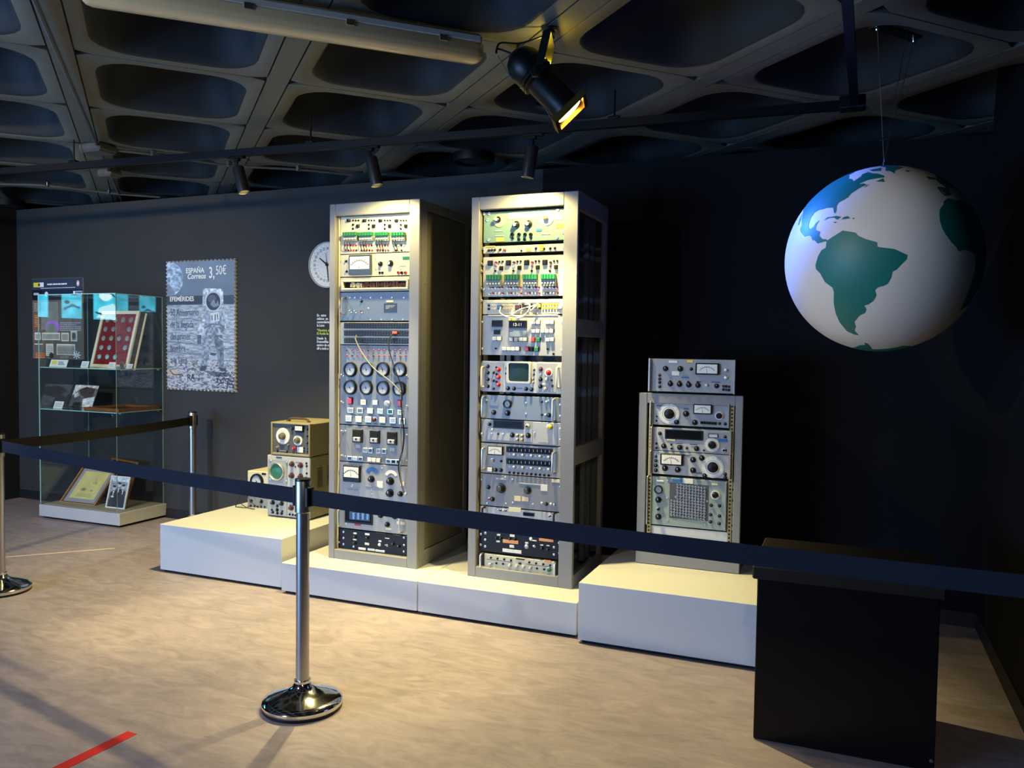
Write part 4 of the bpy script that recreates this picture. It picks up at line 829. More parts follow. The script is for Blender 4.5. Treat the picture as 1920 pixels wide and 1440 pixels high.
ear = obj('rack_ear', MB().cbox(P3.at(641, 960).x, P3.at(692, 960).x, .010, .014, P3.at(660, 1110).z, P3.at(660, 825).z, .001), M_lt, R3)
P3.put(ear, [('j', 668, 870, 7), ('j', 667, 935, 7), ('j', 665, 1018, 7), ('j', 663, 1082, 7)], 5)
obj('blank_panel', MB().cbox(P3.at(182, 1110).x, P3.at(665, 1110).x, .016, .02, .155, P3.at(400, 1100).z, .001), M_white, R3)

# the instrument on top of the short rack
zt = .335+H+.002
R4 = thing('test_instrument', 'silver bench instrument with a meter standing on the short rack', 'test instrument', (-.822, YS-.01, zt)); O = Vector(R4.location)
P4 = Panel(R4, 5, YS-.01); hh = 1.552-zt; w2 = .2415
obj('case', MB().cbox(-w2, w2, .004, .40, .008, hh, .004), M_blackm, R4)
for x in (-.2, .2):
    for y in (.04, .36): obj('foot', MB().lathe([(.012, 0), (.012, .009)], 10, o=(x, y, 0)), M_black, R4)
fp = obj('front_panel', MB().cbox(-w2, w2, 0, .006, .010, hh, .002), M_panel, R4)
for s in (-1, 1): obj('side_handle', MB().cbox(s*w2-.006, s*w2+.006, -.022, .004, .008, hh+.002, .003), M_alu, R4)
P4.put(fp, [('k', 275, 160, 16), ('k', 361, 161, 17), ('k', 426, 163, 10), ('m', 522, 162, 138, 68), ('p', 335, 188, 44, 25, M_wht), ('p', 420, 117, 36, 15, M_yel), ('p', 320, 120, 52, 14, M_wht), ('p', 390, 212, 44, 7, M_blu)]+[('k', 240, y, 9) for y in (199, 221, 241, 266)]+[('k', x, y, 16) for x, y in ((303, 249), (357, 252), (411, 255), (465, 258))]+[('l', 519, 258, 8, M_lt), ('k', 575, 262, 14)]+[('j', x, y, 8, M_black if k % 2 else M_brn) for k, (x, y) in enumerate(((615, 263), (631, 264), (647, 266), (615, 283), (631, 284), (647, 286)))]+[('l', 632, 168, 10, M_alu), ('l', 632, 213, 10, M_alu)]+[('j', x, 234+k*2, 6) for k, x in enumerate((303, 357, 408, 464))]+[('p', 470, 236, 30, 5, M_navy), ('p', 570, 240, 50, 5, M_navy)], 5)

# ================================================================== old instruments on the left block
ZB = .339; YO = 4.83
def xz(x, y, Y=YO, c=6): return onY(c, x, y, Y)
a = xz(365, 1245); bq = xz(845, 1290); w2 = (bq.x-a.x)/2; tz = xz(600, 573).z
R5 = thing('oscilloscope', 'old oscilloscope with a round green screen on the left block', 'oscilloscope', ((a.x+bq.x)/2, YO, ZB)); O = Vector(R5.location); P5 = Panel(R5, 6, YO); hh = tz-ZB; D = .55
obj('case', MB().cbox(-w2, w2, .012, D, .012, hh, .006), M_tan, R5)
fr = obj('front_panel', MB().cbox(-w2, w2, 0, .013, .010, hh, .005), M_lt, R5)
for x in (-.13, .13):
    for y in (.05, .48): obj('foot', MB().lathe([(.014, 0), (.014, .013)], 10, o=(x, y, 0)), M_black, R5)
def recess(P, root, name, x0, x1, y0, y1, m, d=.006):
    p, q = P.at(x0, y0), P.at(x1, y1); return obj(name, MB().cbox(p.x, q.x, -d, -.0005, q.z, p.z, .002), m, root)
recess(P5, R5, 'screen_plate', 382, 592, 600, 880, M_panel); recess(P5, R5, 'plug_in', 376, 594, 985, 1240, M_panel)
c = P5.at(485, 742); mx, mz = P5.scale(485, 742); r = 100*mz
obj('screen_bezel', MB().lathe([(r, .006), (r, .022), (r*.93, .026), (r*.86, .02), (r*.84, .010)], 32, 'Y', o=c), M_alu, R5); obj('tube_screen', MB().lathe([(r*.86, .010), (r*.5, .015), (0, .017)], 32, 'Y', o=c), M_scope, R5)
P5.put(fr, [('k', x, y, q, M_brn, M_brn) for x, y, q in ((648, 661, 32), (745, 675, 32), (645, 790, 33), (745, 799, 32), (632, 1040, 30), (640, 1152, 32))]+[('k', x, y, 13) for x, y in ((808, 652), (812, 684), (812, 765), (800, 816), (620, 1226), (655, 1230), (684, 1237))]+[('p', 500, 586, 62, 16, M_navy), ('p', 720, 640, 70, 8, M_blueg), ('j', 685, 690, 8)], 6)
P5.put(fr, [('k', x, y, q) for x, y, q in ((480, 1041, 27), (431, 1092, 27), (530, 1103, 27), (482, 1130, 17), (480, 1176, 19), (431, 1201, 17), (530, 1216, 17), (482, 1213, 17))]+[('j', x, y, 10) for x, y in ((400, 1016), (447, 1017), (567, 1033), (530, 1050), (440, 1040), (420, 1175), (540, 1190))]+[('s', x, y, 14) for x, y in ((405, 622), (585, 640), (398, 832), (580, 852))], 6, lift=.006)
sx = R5.location.x+w2
for k in range(17):
    p0, p1 = onX(6, 918, 690+k*14.5, sx), onX(6, 985, 676+k*15.2, sx)
    for q, (u, v) in enumerate(((p0.y, p1.y), (p1.y+.06, p1.y+.06+(p1.y-p0.y)))): obj('louvre', MB().add([(w2, u-YO, p0.z-ZB), (w2+.006, u-YO, p0.z-ZB-.0046), (w2, u-YO, p0.z-ZB-.0052), (w2, v-YO, p0.z-ZB), (w2+.006, v-YO, p0.z-ZB-.0046), (w2, v-YO, p0.z-ZB-.0052)], [(0, 1, 2), (3, 5, 4), (0, 3, 4, 1)]).add([(w2+.006, u-YO, p0.z-ZB-.0046), (w2+.006, v-YO, p0.z-ZB-.0046), (w2, v-YO, p0.z-ZB-.0052), (w2, u-YO, p0.z-ZB-.0052)], [(0, 1, 2, 3)], 1), [M_tan, M_dark], R5, smooth=False)
# signal generator on top
z0 = ZB+hh+.001; a = xz(408, 540); bq = xz(846, 585); w2 = (bq.x-a.x)/2; tz = xz(630, 197).z
R6 = thing('signal_generator', 'tan cased signal generator with two white dials on the oscilloscope', 'signal generator', ((a.x+bq.x)/2, YO-.003, z0)); P6 = Panel(R6, 6, YO+.012); hh = tz-z0; D = .42
obj('case', MB().cbox(-w2, w2, .03, D, .004, hh, .006), M_tan, R6)
obj('front_rim', frame_front(-w2, w2, .004, hh, .012, .012, .012, .016, .04), M_tan, R6)
for x in (-.12, .12):
    for y in (.05, .36): obj('foot', MB().lathe([(.012, 0), (.012, .006)], 10, o=(x, y, 0)), M_black, R6)
fr = obj('front_panel', MB().cbox(-w2+.012, w2-.012, .015, .03, .02, hh-.012, .001), M_dkp, R6)
P6.put(fr, [('d', 545, 346, 92, 34, None, M_olv), ('d', 713, 394, 60, 28, None, M_olv), ('m', 737, 264, 92, 76), ('k', 652, 257, 22, M_blackm), ('k', 668, 486, 23, M_red), ('p', 738, 500, 66, 62, M_wht), ('k', 610, 448, 17, M_olv), ('k', 485, 468, 16, M_brass), ('k', 590, 520, 13), ('k', 485, 514, 12)]+[('k', 820, y, 14) for y in (267, 346, 421)]+[('k', x, y, 10) for x, y in ((782, 482), (822, 486), (782, 514), (822, 522))]+[('p', 545, 512, 70, 10, M_mid)], 6)
hz = hh; obj('carry_handle', MB().tube(sm([(-.09, .10, hz), (-.08, .10, hz+.018), (-.04, .10, hz+.024), (.04, .10, hz+.024), (.08, .10, hz+.018), (.09, .10, hz)], 4), .008, 8).cbox(-.10, -.08, .085, .115, hz-.001, hz+.008, .002).cbox(.08, .10, .085, .115, hz-.001, hz+.008, .002), M_woodk, R6)
# gauge set at the left
YG = 5.05; a = onY(6, 142, 1180, YG); t = onY(6, 142, 733, YG); xr_ = onY(6, 400, 1190, YG).x; w2 = (xr_-a.x)/2
R7 = thing('meter_set', 'cream test meter with a big round gauge left of the oscilloscope', 'test meter', (a.x+w2, YG, ZB)); P7 = Panel(R7, 6, YG); hh = t.z-ZB
obj('case', MB().cbox(-w2, w2, .012, .33, .004, hh, .008), M_creamc, R7)
fr = obj('front_panel', MB().cbox(-w2, w2, 0, .013, .002, hh, .006), M_creamc, R7); lp = recess(P7, R7, 'lower_panel', 150, 395, 950, 1180, M_mid, .003)
for x in (-.1, .1): obj('foot', MB().lathe([(.012, 0), (.012, .005)], 8, o=(x, .05, 0)), M_black, R7)
P7.put(fr, [('g', 256, 853, 86), ('p', 330, 772, 46, 22, M_black)], 6)
P7.put(lp, [('k', x, y, 20) for x, y in ((190, 978), (245, 985), (300, 985))]+[('k', 188, 1076, 20), ('k', 302, 1080, 22)]+[('j', x, y, 10) for x, y in ((185, 1130), (225, 1133), (262, 1137), (300, 1140), (340, 1142))], 6, lift=.003)
p, q = P7.at(285, 705), P7.at(375, 640); obj('carry_handle', MB().tube([(p.x, .10, hh-.002), (p.x+.012, .10, hh+.045), (q.x-.012, .10, hh+.045), (q.x, .10, hh-.002)], .007, 8).cbox(p.x+.014, q.x-.014, .085, .115, hh, hh+.036, .004, 1), [M_wht, M_brn], R7)
for pts in ([(108, 962, .01), (95, 1040, .05), (62, 1150, .05), (75, 1190, .06), (130, 1200, .06), (185, 1170, .05), (200, 1120, .03)], [(158, 972, .02), (215, 1050, .05), (275, 1110, .05), (300, 1145, .03)], [(70, 1110, .06), (120, 1080, .07), (200, 1130, .07), (262, 1205, .07), (292, 1220, .07)]):
    P7.cable('test_lead', pts, .003, M_wirek, 6)

# ================================================================== glass showcase and what it holds
CX0, CX1, CY0, CY1 = -6.745, -5.800, 5.168, 5.690; ZT = 2.022; ZBASE = .128
R = thing('display_case', 'tall glass showcase with two shelves on a low grey base', 'display case', ((CX0+CX1)/2, (CY0+CY1)/2, 0)); O = Vector(R.location)
a, b_ = (CX1-CX0)/2, (CY1-CY0)/2; T = .006
obj('base', MB().cbox(-a-.006, a+.035, -b_-.006, b_, .022, ZBASE, .003), mat('light grey base', (.70, .69, .67), .5), R)
obj('plinth_recess', MB().box(-a+.03, a, -b_+.03, b_-.02, 0, .024), M_dark, R)
obj('base_cloth', MB().cbox(-a+.02, a-.02, -b_+.02, b_-.02, ZBASE, ZBASE+.004, .001), mat('beige base lining', (.66, .63, .55), .8), R)
def pane(name, x0, x1, y0, y1, z0, z1):
    m = MB().box(x0, x1, y0, y1, z0, z1); dims = (x1-x0, y1-y0, z1-z0); t = dims.index(min(dims))
    for i, f in enumerate(m.f[-6:]):
        c = [sum(m.v[k][q] for k in f)/4 for q in range(3)]; lo, hi = ((x0, x1), (y0, y1), (z0, z1))[t]
        m.m[i] = 0 if abs(c[t]-lo) < 1e-6 or abs(c[t]-hi) < 1e-6 else 1
    return obj(name, m, [M_glass, M_gedge], R, smooth=False)
pane('front_pane', -a, a, -b_, -b_+T, ZBASE, ZT); pane('right_pane', a-T, a, -b_+T, b_-T, ZBASE, ZT); pane('left_pane', -a, -a+T, -b_+T, b_-T, ZBASE, ZT)
pane('back_pane', -a, a, b_-T, b_, ZBASE, ZT); pane('top_pane', -a, a, -b_, b_, ZT, ZT+T)
ZS1 = onY(0, 217, 692, CY0).z; ZS2 = onY(0, 217, 774, CY0).z
for z in (ZS1, ZS2):
    pane('glass_shelf', -a+T+.002, a-T-.002, -b_+T+.002, b_-T-.002, z-.008, z)
    for x in (-a+T, a-T):
        for y in (-b_+.05, b_-.05): obj('shelf_peg', MB().lathe([(.006, -.012), (.006, .012)], 8, axis='X', o=(x, y, z-.014)), M_chr, R)
obj('lock', MB().lathe([(.012, 0), (.012, .012)], 12, 'Y', o=(a-.05, -b_, ZS2-.03)), M_chr, R)
def lean(bl, br, tl, z):
    """leaning sheet: the two bottom corners stand on height z, the top left lies in the plane square to the bottom edge"""
    A, B = onZ(0, *bl, z), onZ(0, *br, z); n = (B-A).normalized(); d = ray(*tl); o = Vector((0, 0, CAMH)); t = (A-o).dot(n)/d.dot(n); C = o+d*t; up = C-A
    return (A+B)/2, math.atan2(n.y, n.x), math.atan2(Vector((-n.y, n.x, 0)).dot(up), up.z), (B-A).length, up.length
def leaning_root(name, label, cat, geo, group=None):
    r = bpy.data.objects.new(name, None); COL.objects.link(r); r.location = geo[0]; r.rotation_euler = (-geo[2], 0, geo[1]); r.empty_display_size = .05
    LOC[r.name] = Vector((0, 0, 0)); return tag(r, label, cat, group)
def frame_bars(W, H_, bw, d0, d1): return MB().cbox(-W/2, -W/2+bw, d0, d1, 0, H_, .002).cbox(W/2-bw, W/2, d0, d1, 0, H_, .002).cbox(-W/2+bw, W/2-bw, d0, d1, 0, bw, .002).cbox(-W/2+bw, W/2-bw, d0, d1, H_-bw, H_, .002)
def clampg(g, z, lim=1.0): return g
# coin display
YD = 5.42; xa, xb = onY(0, 167.5, 687, YD).x, onY(0, 238, 688, YD).x; tl = .27; W = xb-xa; H_ = (onY(0, 216, 583, YD+.14).z-ZS1)/math.cos(tl)
g = (Vector(((xa+xb)/2, YD, ZS1+.001)), 0, tl)
r = leaning_root('coin_display', 'open display box of coins on crimson velvet on the top glass shelf', 'coin display', (g[0], g[1], tl, W, H_))
obj('front_frame', frame_bars(W, H_, .03, 0, .02), M_ivory, r)
obj('velvet_board', MB().cbox(-W/2+.03, W/2-.03, .010, .016, .03, H_-.03, .001), M_velvet, r)
coin = MB().lathe([(.024, 0), (.024, .004), (.020, .0045), (.019, .003), (0, .0035)], 18, 'Y').mesh('coin', M_silver)
for i in range(5):
    for j in range(4):
        if (i, j) in ((1, 2), (3, 2), (4, 3)): continue
        place('coin', coin, r, (-W/2+.085+j*(W-.17)/3, .010, H_-.085-i*(H_-.17)/4.2))
obj('case_side', MB().cbox(-W/2+.004, -W/2+.018, .02, .075, .0, H_, .002).cbox(W/2-.018, W/2-.004, .02, .075, .0, H_, .002).cbox(-W/2+.018, W/2-.018, .02, .075, 0, .014, .002).cbox(-W/2+.018, W/2-.018, .02, .075, H_-.014, H_, .002), M_woodk, r)
obj('back_frame', frame_bars(W+.02, H_, .03, .075, .088), M_ivory, r); obj('back_board', MB().box(-W/2+.02, W/2-.02, (.088), .092, .01, H_-.01), M_woodk, r, smooth=False)
def card(label, px, z, Y=5.25, tilt=.35, mt=None, extra=None):
    A, B = onY(0, px[0], px[3], Y), onY(0, px[2], px[3], Y); A.z = B.z = z; W = (B-A).length; H_ = (px[3]-px[1])*((A-Vector((0, 0, CAMH))).dot(FW))/FPX/math.cos(tilt)
    g = ((A+B)/2, math.atan2((B-A).y, (B-A).x), tilt)
    r = leaning_root('name_card', label, 'card', (g[0], g[1], tilt, W, H_), None)
    obj('card', MB().cbox(-W/2, W/2, 0, .003, 0, H_, .0006), mt or M_wht, r)
    if extra: extra(r, W, H_)
    return r
def logo_card(r, W, H_):
    obj('emblem', MB().box(-W*.40, -W*.12, -.001, 0, H_*.35, H_*.8), M_yel, r, smooth=False)
    for k in range(3): obj('text_line', MB().box(-W*.02, W*(.36-.06*k), -.001, 0, H_*(.30+.17*k), H_*(.38+.17*k)), M_navy, r, smooth=False)
def text_card(r, W, H_):
    for k in range(4): obj('text_line', MB().box(-W*.36, W*(.36-.1*(k % 2)), -.001, 0, H_*(.22+.16*k), H_*(.27+.16*k)), M_mid, r, smooth=False)
card('cream card with yellow emblem at the left end of the top shelf', (92, 673.5, 124, 686.8), ZS1+.001, extra=logo_card)
card('plain cream card left of the coin display', (150.5, 676.5, 164, 688.3), ZS1+.001, extra=text_card)
card('white card in front of the coin display', (202, 678.5, 214, 689.6), ZS1+.001, 5.30, extra=text_card)
card('white card at the right foot of the coin display', (236, 680, 247, 688.4), ZS1+.001, 5.355, extra=text_card)
p = onY(0, 229, 688, 5.355); p.z = ZS1+.001; r = thing('medal', 'small dark round medal standing at the foot of the coin display', 'medal', p)
obj('disc', MB().lathe([(.026, 0), (.028, .003), (.026, .007), (0, .008)], 20, 'Y', o=(0, .004, .029)), mat('aged bronze', (.42, .32, .26), .4, .6), r); obj('rim', MB().lathe([(.028, .002), (.030, .004), (.028, .006)], 20, 'Y', o=(0, .004, .029)), M_silver, r); obj('foot', MB().cbox(-.016, .016, -.006, .014, 0, .004, .001), M_black, r)
card('small white card on the middle glass shelf', (99.5, 754, 116, 766.8), ZS2+.001, extra=text_card)
# middle shelf photograph
g = lean((128, 762), (172.5, 765), (142, 721), ZS2+.001); W, H_ = g[3], g[4]
r = leaning_root('photograph', 'leaning black and white photograph of a bearded rock face and pale suit on the middle shelf' if False else 'leaning black and white photograph on the middle glass shelf', 'photograph', (g[0], g[1], min(g[2], .6), W, H_))
obj('backing', MB().cbox(-W/2, W/2, .001, .012, 0, H_, .001), M_black, r)
C = Canvas(60, 60, (.42, .40, .38)); n = C.noise(6, 5, 3)*.6+C.noise(2.5, 2.5, 4)*.4
C.poly([(0, 0), (60, 0), (60, 8), (30, 5), (12, 14), (0, 30)], (.84, .82, .78)); C.poly([(14, 12), (30, 4), (54, 10), (52, 30), (34, 34), (20, 26)], (.26, .20, .17)); C.poly([(0, 34), (12, 22), (24, 34), (30, 60), (0, 60)], (.32, .33, .35)); C.poly([(30, 38), (58, 30), (60, 60), (34, 60)], (.86, .86, .84)); C.poly([(4, 26), (12, 20), (18, 30), (8, 36)], (.80, .78, .74)); C.poly([(8, 50), (28, 46), (30, 58), (10, 60)], (.2, .2, .2))
C.mul(.7+.6*n); C.sheet('print', W-.004, H_-.004, r, (0, 0, .002))
# flat wooden frame on the middle shelf
A, B, Cc, D_ = [onZ(0, *q, ZS2+.001) for q in ((158.6, 768.5), (219, 774.5), (290.5, 757), (235, 748))]
mid = (A+B+Cc+D_)/4; W = ((B-A).length+(Cc-D_).length)/2; L = ((D_-A).length+(Cc-B).length)/2; W, L = min(W, .42), min(L, .46)
r = thing('picture_frame', 'brown wooden frame lying flat on the middle glass shelf', 'picture frame', ((A+B).x/2, (A+B).y/2+.004, ZS2+.001))
obj('frame', MB().cbox(-W/2, W/2, 0, .03, 0, .03, .004).cbox(-W/2, W/2, L-.03, L, 0, .03, .004).cbox(-W/2, -W/2+.03, .03, L-.03, 0, .03, .004).cbox(W/2-.03, W/2, .03, L-.03, 0, .03, .004), M_wood, r)
C = Canvas(40, 44, (.36, .40, .38)); C.mul(.6+.8*C.noise(5, 5, 8)); C.rect(4, 4, 36, 14, (.55, .58, .52), .6); C.lines_of_text(6, 18, 34, 40, 4, (.75, .75, .68), 3); C.sheet('print', W-.056, L-.056, r, (0, L-.028, .012), (-PI/2, 0, 0))
obj('backing', MB().box(-W/2+.02, W/2-.02, .02, L-.02, .001, .010), M_black, r, smooth=False)
# framed document and photograph on the base
zb = ZBASE+.005
g = lean((112.5, 941.5), (177, 948.5), (157, 874.5), zb); W, H_ = g[3], g[4]
r = leaning_root('picture_frame', 'leaning wooden frame with a yellowed document in the case base', 'picture frame', (g[0], g[1], min(g[2], .75), W, H_))
obj('frame', frame_bars(W, H_, .018, -.004, .022), M_wood, r); obj('gilt_edge', frame_bars(W+.004, H_+.002, .006, -.008, .0), mat('gilt edge', (.80, .66, .40), .4), r); obj('mount', MB().box(-W/2+.018, W/2-.018, .006, .010, .018, H_-.018), mat('grey mount', (.62, .60, .62), .7), r, smooth=False); obj('backing', MB().box(-W/2+.004, W/2-.004, .010, .02, .004, H_-.004), M_black, r, smooth=False)
C = Canvas(60, 84, (.88, .82, .52)); C.mul(.94+.1*C.noise(12, 12, 5)); C.ell(22, 56, 7, 5, (.55, .50, .36), .5); C.ell(22, 56, 4, 3, (.4, .36, .3), .5); C.ell(42, 58, 4, 3, (.62, .55, .4), .6); C.ell(40, 34, 6, 4, (.70, .64, .42), .6); C.lines_of_text(12, 68, 50, 80, 4, (.5, .45, .3), 2, .5); C.line([(34, 16), (44, 40)], 1.2, (.7, .62, .42)); C.sheet('document', W*.72, H_*.74, r, (0, .004, H_*.15))
g = lean((197, 951.5), (232.5, 955.5), (209, 891), zb); W, H_ = g[3], g[4]
r = leaning_root('photo_frame', 'white framed black and white photograph of people in the case base', 'photo frame', (g[0], g[1], min(g[2], .5), W, H_))
obj('frame', frame_bars(W, H_, .012, -.003, .012), M_wht, r); obj('backing', MB().box(-W/2+.003, W/2-.003, .006, .013, .003, H_-.003), M_black, r, smooth=False)
C = Canvas(44, 70, (.58, .60, .62)); C.rect(0, 0, 44, 10, (.8, .82, .84)); C.mul(.8+.4*C.noise(4, 4, 6))
for x, y, h_ in ((10, 26, .20), (22, 18, .16), (33, 22, .22)):
    C.poly([(x-9, 70), (x-8, y+12), (x-3, y+6), (x+3, y+6), (x+8, y+12), (x+9, 70)], (h_, h_, h_+.03)); C.ell(x, y, 4, 5, (.78, .77, .76)); C.ell(x, y-4, 4.5, 2.6, (.16, .16, .18)); C.poly([(x-2, y+7), (x+2, y+7), (x, y+20)], (.85, .85, .86))
C.ell(9, 46, 4, 2, (.85, .85, .85)); C.sheet('print', W-.022, H_-.022, r, (0, .005, .011))
p0 = onZ(0, 205, 935, zb); r = leaning_root('picture_frame', 'dark backed frame leaning behind the document frame in the case base', 'picture frame', (Vector((p0.x+.16, 5.50, zb)), -.25, .30, 0, 0))
obj('frame', frame_bars(.46, .40, .02, 0, .02), M_wood, r); obj('backing', MB().cbox(-.225, .225, .004, .012, .004, .396, .001), M_black, r)

# ================================================================== on the back wall
def wall_root(name, label, cat, tl, bl, width_pts=None, off=.0):
    p = onW(0, *tl, off); q = onW(0, *bl, off); r = thing(name, label, cat, ((p.x+q.x)/2, wallY((p.x+q.x)/2)-off, q.z), WROT); return r, (p-q).z
# information panel behind the showcase
r, H_ = wall_root('information_panel', 'printed information panel on the wall behind the glass showcase', 'information panel', (60, 523), (62, 672), off=.012)
W = (onW(0, 155.5, 523, .012)-onW(0, 60, 523, .012)).length
obj('board', MB().cbox(0, W, 0, .010, 0, H_, .001), mat('tan board edge', (.62, .52, .34), .6), r)
C = Canvas(150, 172, (.36, .32, .28)); C.mul(.92+.16*C.noise(14, 14, 9)); C.rect(0, 0, 150, 24, (.17, .20, .25)); C.rect(0, 24, 150, 46, (.07, .08, .11)); C.rect(30, 24, 150, 46, (.12, .15, .24), .6)
C.rect(4, 8, 22, 18, (.90, .70, .22)); C.rect(22, 8, 35, 18, (.80, .80, .78)); C.rect(18, 10, 24, 16, (.3, .22, .1)); C.lines_of_text(46, 11, 104, 16, 6, (.9, .9, .92), 4, .95); C.rect(26, 20, 128, 21, (.7, .72, .75)); C.ell(136, 12, 4, 6, (.80, .55, .56)); C.ell(136, 12, 2, 3, (.9, .85, .85)); C.rect(4, 30, 20, 35, (.75, .76, .78), .8); C.ell(43, 33, 5, 5, (.85, .87, .9)); C.rect(122, 28, 128, 37, (.85, .88, .9)); C.lines_of_text(130, 28, 148, 38, 4, (.8, .82, .85), 6)
C.lines_of_text(5, 52, 22, 72, 4, (.66, .62, .55), 11); C.rect(3, 74, 24, 110, (.44, .28, .16)); C.lines_of_text(6, 78, 22, 106, 4, (.78, .58, .42), 12); C.rect(26, 50, 78, 110, (.46, .46, .42)); C.ell(60, 104, 22, 14, (.62, .40, .72), .9); C.ell(56, 108, 17, 11, (.46, .46, .42)); C.rect(80, 50, 146, 112, (.40, .38, .35)); C.lines_of_text(82, 94, 144, 114, 4, (.68, .62, .66), 13)
for x, y, w_, h_ in ((6, 116, 18, 16), (28, 116, 54, 16), (86, 116, 22, 18), (114, 112, 18, 22), (40, 140, 22, 26), (72, 140, 54, 24)): C.rect(x, y, x+w_, y+h_, (.78, .74, .64)); C.rect(x+2, y+3, x+w_-2, y+h_-2, (.50, .48, .44), .8)
C.lines_of_text(74, 148, 124, 164, 3, (.15, .14, .13), 15); C.lines_of_text(42, 144, 60, 164, 4, (.82, .80, .74), 16); C.ell(123, 123, 5, 7, (.3, .32, .3)); C.rect(5, 140, 30, 142, (.85, .76, .6)); C.rect(8, 160, 36, 171, (.78, .42, .22)); C.lines_of_text(9, 162, 34, 170, 4, (.25, .1, .05), 17); C.ell(56, 165, 7, 6, (.2, .18, .17)); C.lines_of_text(82, 166, 106, 171, 3, (.6, .58, .52), 18)
for k in range(8):
    t = k*PI/4; C.line([(130+3*math.cos(t), 163+2*math.sin(t)), (130+11*math.cos(t), 163+8*math.sin(t))], 2, (.85, .84, .82))
C.a = np.clip(C.a*1.3, 0, 1); C.sheet('print', W-.004, H_-.004, r, (W/2, -.0008, .002))
# giant stamp
r, H_ = wall_root('stamp_panel', 'giant perforated postage stamp panel of an astronaut on the dark wall', 'wall panel', (310, 490), (313.5, 730), off=.03)
W = (onW(0, 440.5, 489, .03)-onW(0, 311, 489, .03)).length
NT, NS = 18, 34; tw, ts = W/NT, H_/NS; q = .30
out = []
def tooth(x0, y0, x1, y1, n, inx, iny):
    for k in range(n):
        for u in (0, .26): out.append((x0+(x1-x0)*(k+u)/n, y0+(y1-y0)*(k+u)/n))
        for j in range(1, 6):
            a_ = PI*j/6; u = .63-.37*math.cos(a_); d = .37*math.sin(a_)*abs((x1-x0)+(y1-y0))/n
            out.append((x0+(x1-x0)*(k+u)/n+inx*d, y0+(y1-y0)*(k+u)/n+iny*d))
tooth(0, 0, W, 0, NT, 0, 1); tooth(W, 0, W, H_, NS, -1, 0); tooth(W, H_, 0, H_, NT, 0, -1); tooth(0, H_, 0, 0, NS, 1, 0)
obj('board', MB().prism(out, .002, .026), M_wht, r, smooth=False)
cw, ch = 220, 404; k_ = cw/580.; C = Canvas(cw, ch, (.44, .50, .57)); f = lambda x, y: ((x-95)*k_, (y-235)*ch/1075.)
g_ = C.yy/ch; C.mul(np.clip(1.06-.35*np.clip(g_, 0, .3), 0, 1.2)); C.mul(.95+.1*C.noise(30, 30, 21))
e0 = f(125, 385); C.ell(e0[0]-2, e0[1], 47, 54, (.66, .74, .82)); m_ = ((C.xx-e0[0]+2)/47)**2+((C.yy-e0[1])/54)**2 < 1; C.mul(.55+.75*C.noise(9, 7, 22)*.6+.35*C.noise(4, 3, 23), m_); C.ell(e0[0]-26, e0[1]+52, 44, 40, (.44, .49, .56), .75)
x0, y0 = f(95, 528); x1, y1 = f(675, 600); C.rect(0, y0, cw, y1, (.25, .28, .33)); C.rect(cw*.55, y0, cw, y1, (.30, .33, .39), .5)
hz_ = f(0, 602)[1]; gm = C.yy >= hz_
C.put(gm, (.60, .64, .69)); C.mul(.62+.75*(.5*C.noise(14, 3.2, 24)+.3*C.noise(6, 2, 25)+.2*C.noise(2.2, 1.4, 26)), gm)
low = C.yy > f(0, 1050)[1]; nn = .6*C.noise(5, 3, 27)+.4*C.noise(2, 1.6, 28); C.put(low & (nn > .52), (.80, .79, .76), .6); C.put(low & (nn < .40), (.25, .28, .36), .6)
for L in ([(100, 905), (330, 925), (600, 960), (675, 950)], [(100, 990), (300, 1010), (480, 1000)], [(110, 720), (300, 712), (370, 735)], [(590, 960), (675, 950)]): C.line([f(*p) for p in L], 3, (.33, .37, .44), .55)
C.ell(*f(150, 1170), 26, 10, (.78, .70, .58), .7); C.line([f(*p) for p in ((125, 1150), (160, 1185), (215, 1180), (240, 1190))], 3, (.12, .12, .14), .8); C.put((C.yy > f(0, 1150)[1]) & (C.yy < f(0, 1280)[1]) & (C.xx > f(520, 0)[0]) & (nn < .55), (.18, .22, .32), .8)
lt, md, dk = (.72, .76, .80), (.52, .57, .63), (.27, .31, .37)
def P_(pts, col, al=1): return C.poly([f(*p) for p in pts], col, al)
body = P_([(413, 478), (432, 468), (560, 476), (578, 492), (580, 620), (406, 612)], lt); body |= P_([(450, 640), (402, 680), (383, 760), (362, 830), (360, 915), (372, 930), (394, 922), (404, 850), (440, 770)], (.66, .70, .75)); body |= P_([(560, 630), (606, 672), (622, 760), (600, 800), (572, 775), (555, 700)], (.60, .65, .70))
body |= P_([(438, 640), (470, 655), (545, 650), (582, 660), (592, 740), (585, 800), (572, 850), (428, 850), (420, 790)], md); body |= P_([(428, 842), (505, 850), (488, 900), (472, 960), (455, 1060), (445, 1118), (392, 1118), (402, 1010), (404, 920)], md); body |= P_([(500, 850), (572, 846), (582, 960), (582, 1085), (598, 1130), (545, 1125), (528, 1000), (505, 905)], (.42, .47, .53))
C.mul(.72+.6*C.noise(5, 6, 30), body); P_([(392, 1105), (446, 1100), (428, 1142), (385, 1145)], dk); P_([(545, 1110), (600, 1120), (606, 1145), (548, 1140)], dk); P_([(362, 850), (398, 850), (394, 925), (364, 928)], dk, .8)
C.ell(*f(497, 572), 27, 31, lt); C.ell(*f(497, 577), 22, 27, (.24, .27, .33)); C.ell(*f(487, 555), 13, 12, (.42, .47, .55), .6); P_([(470, 600), (500, 560), (520, 600), (535, 565), (545, 610), (500, 625)], (.66, .70, .75), .6); C.ell(*f(515, 610), 8, 5, (.5, .55, .6), .6)
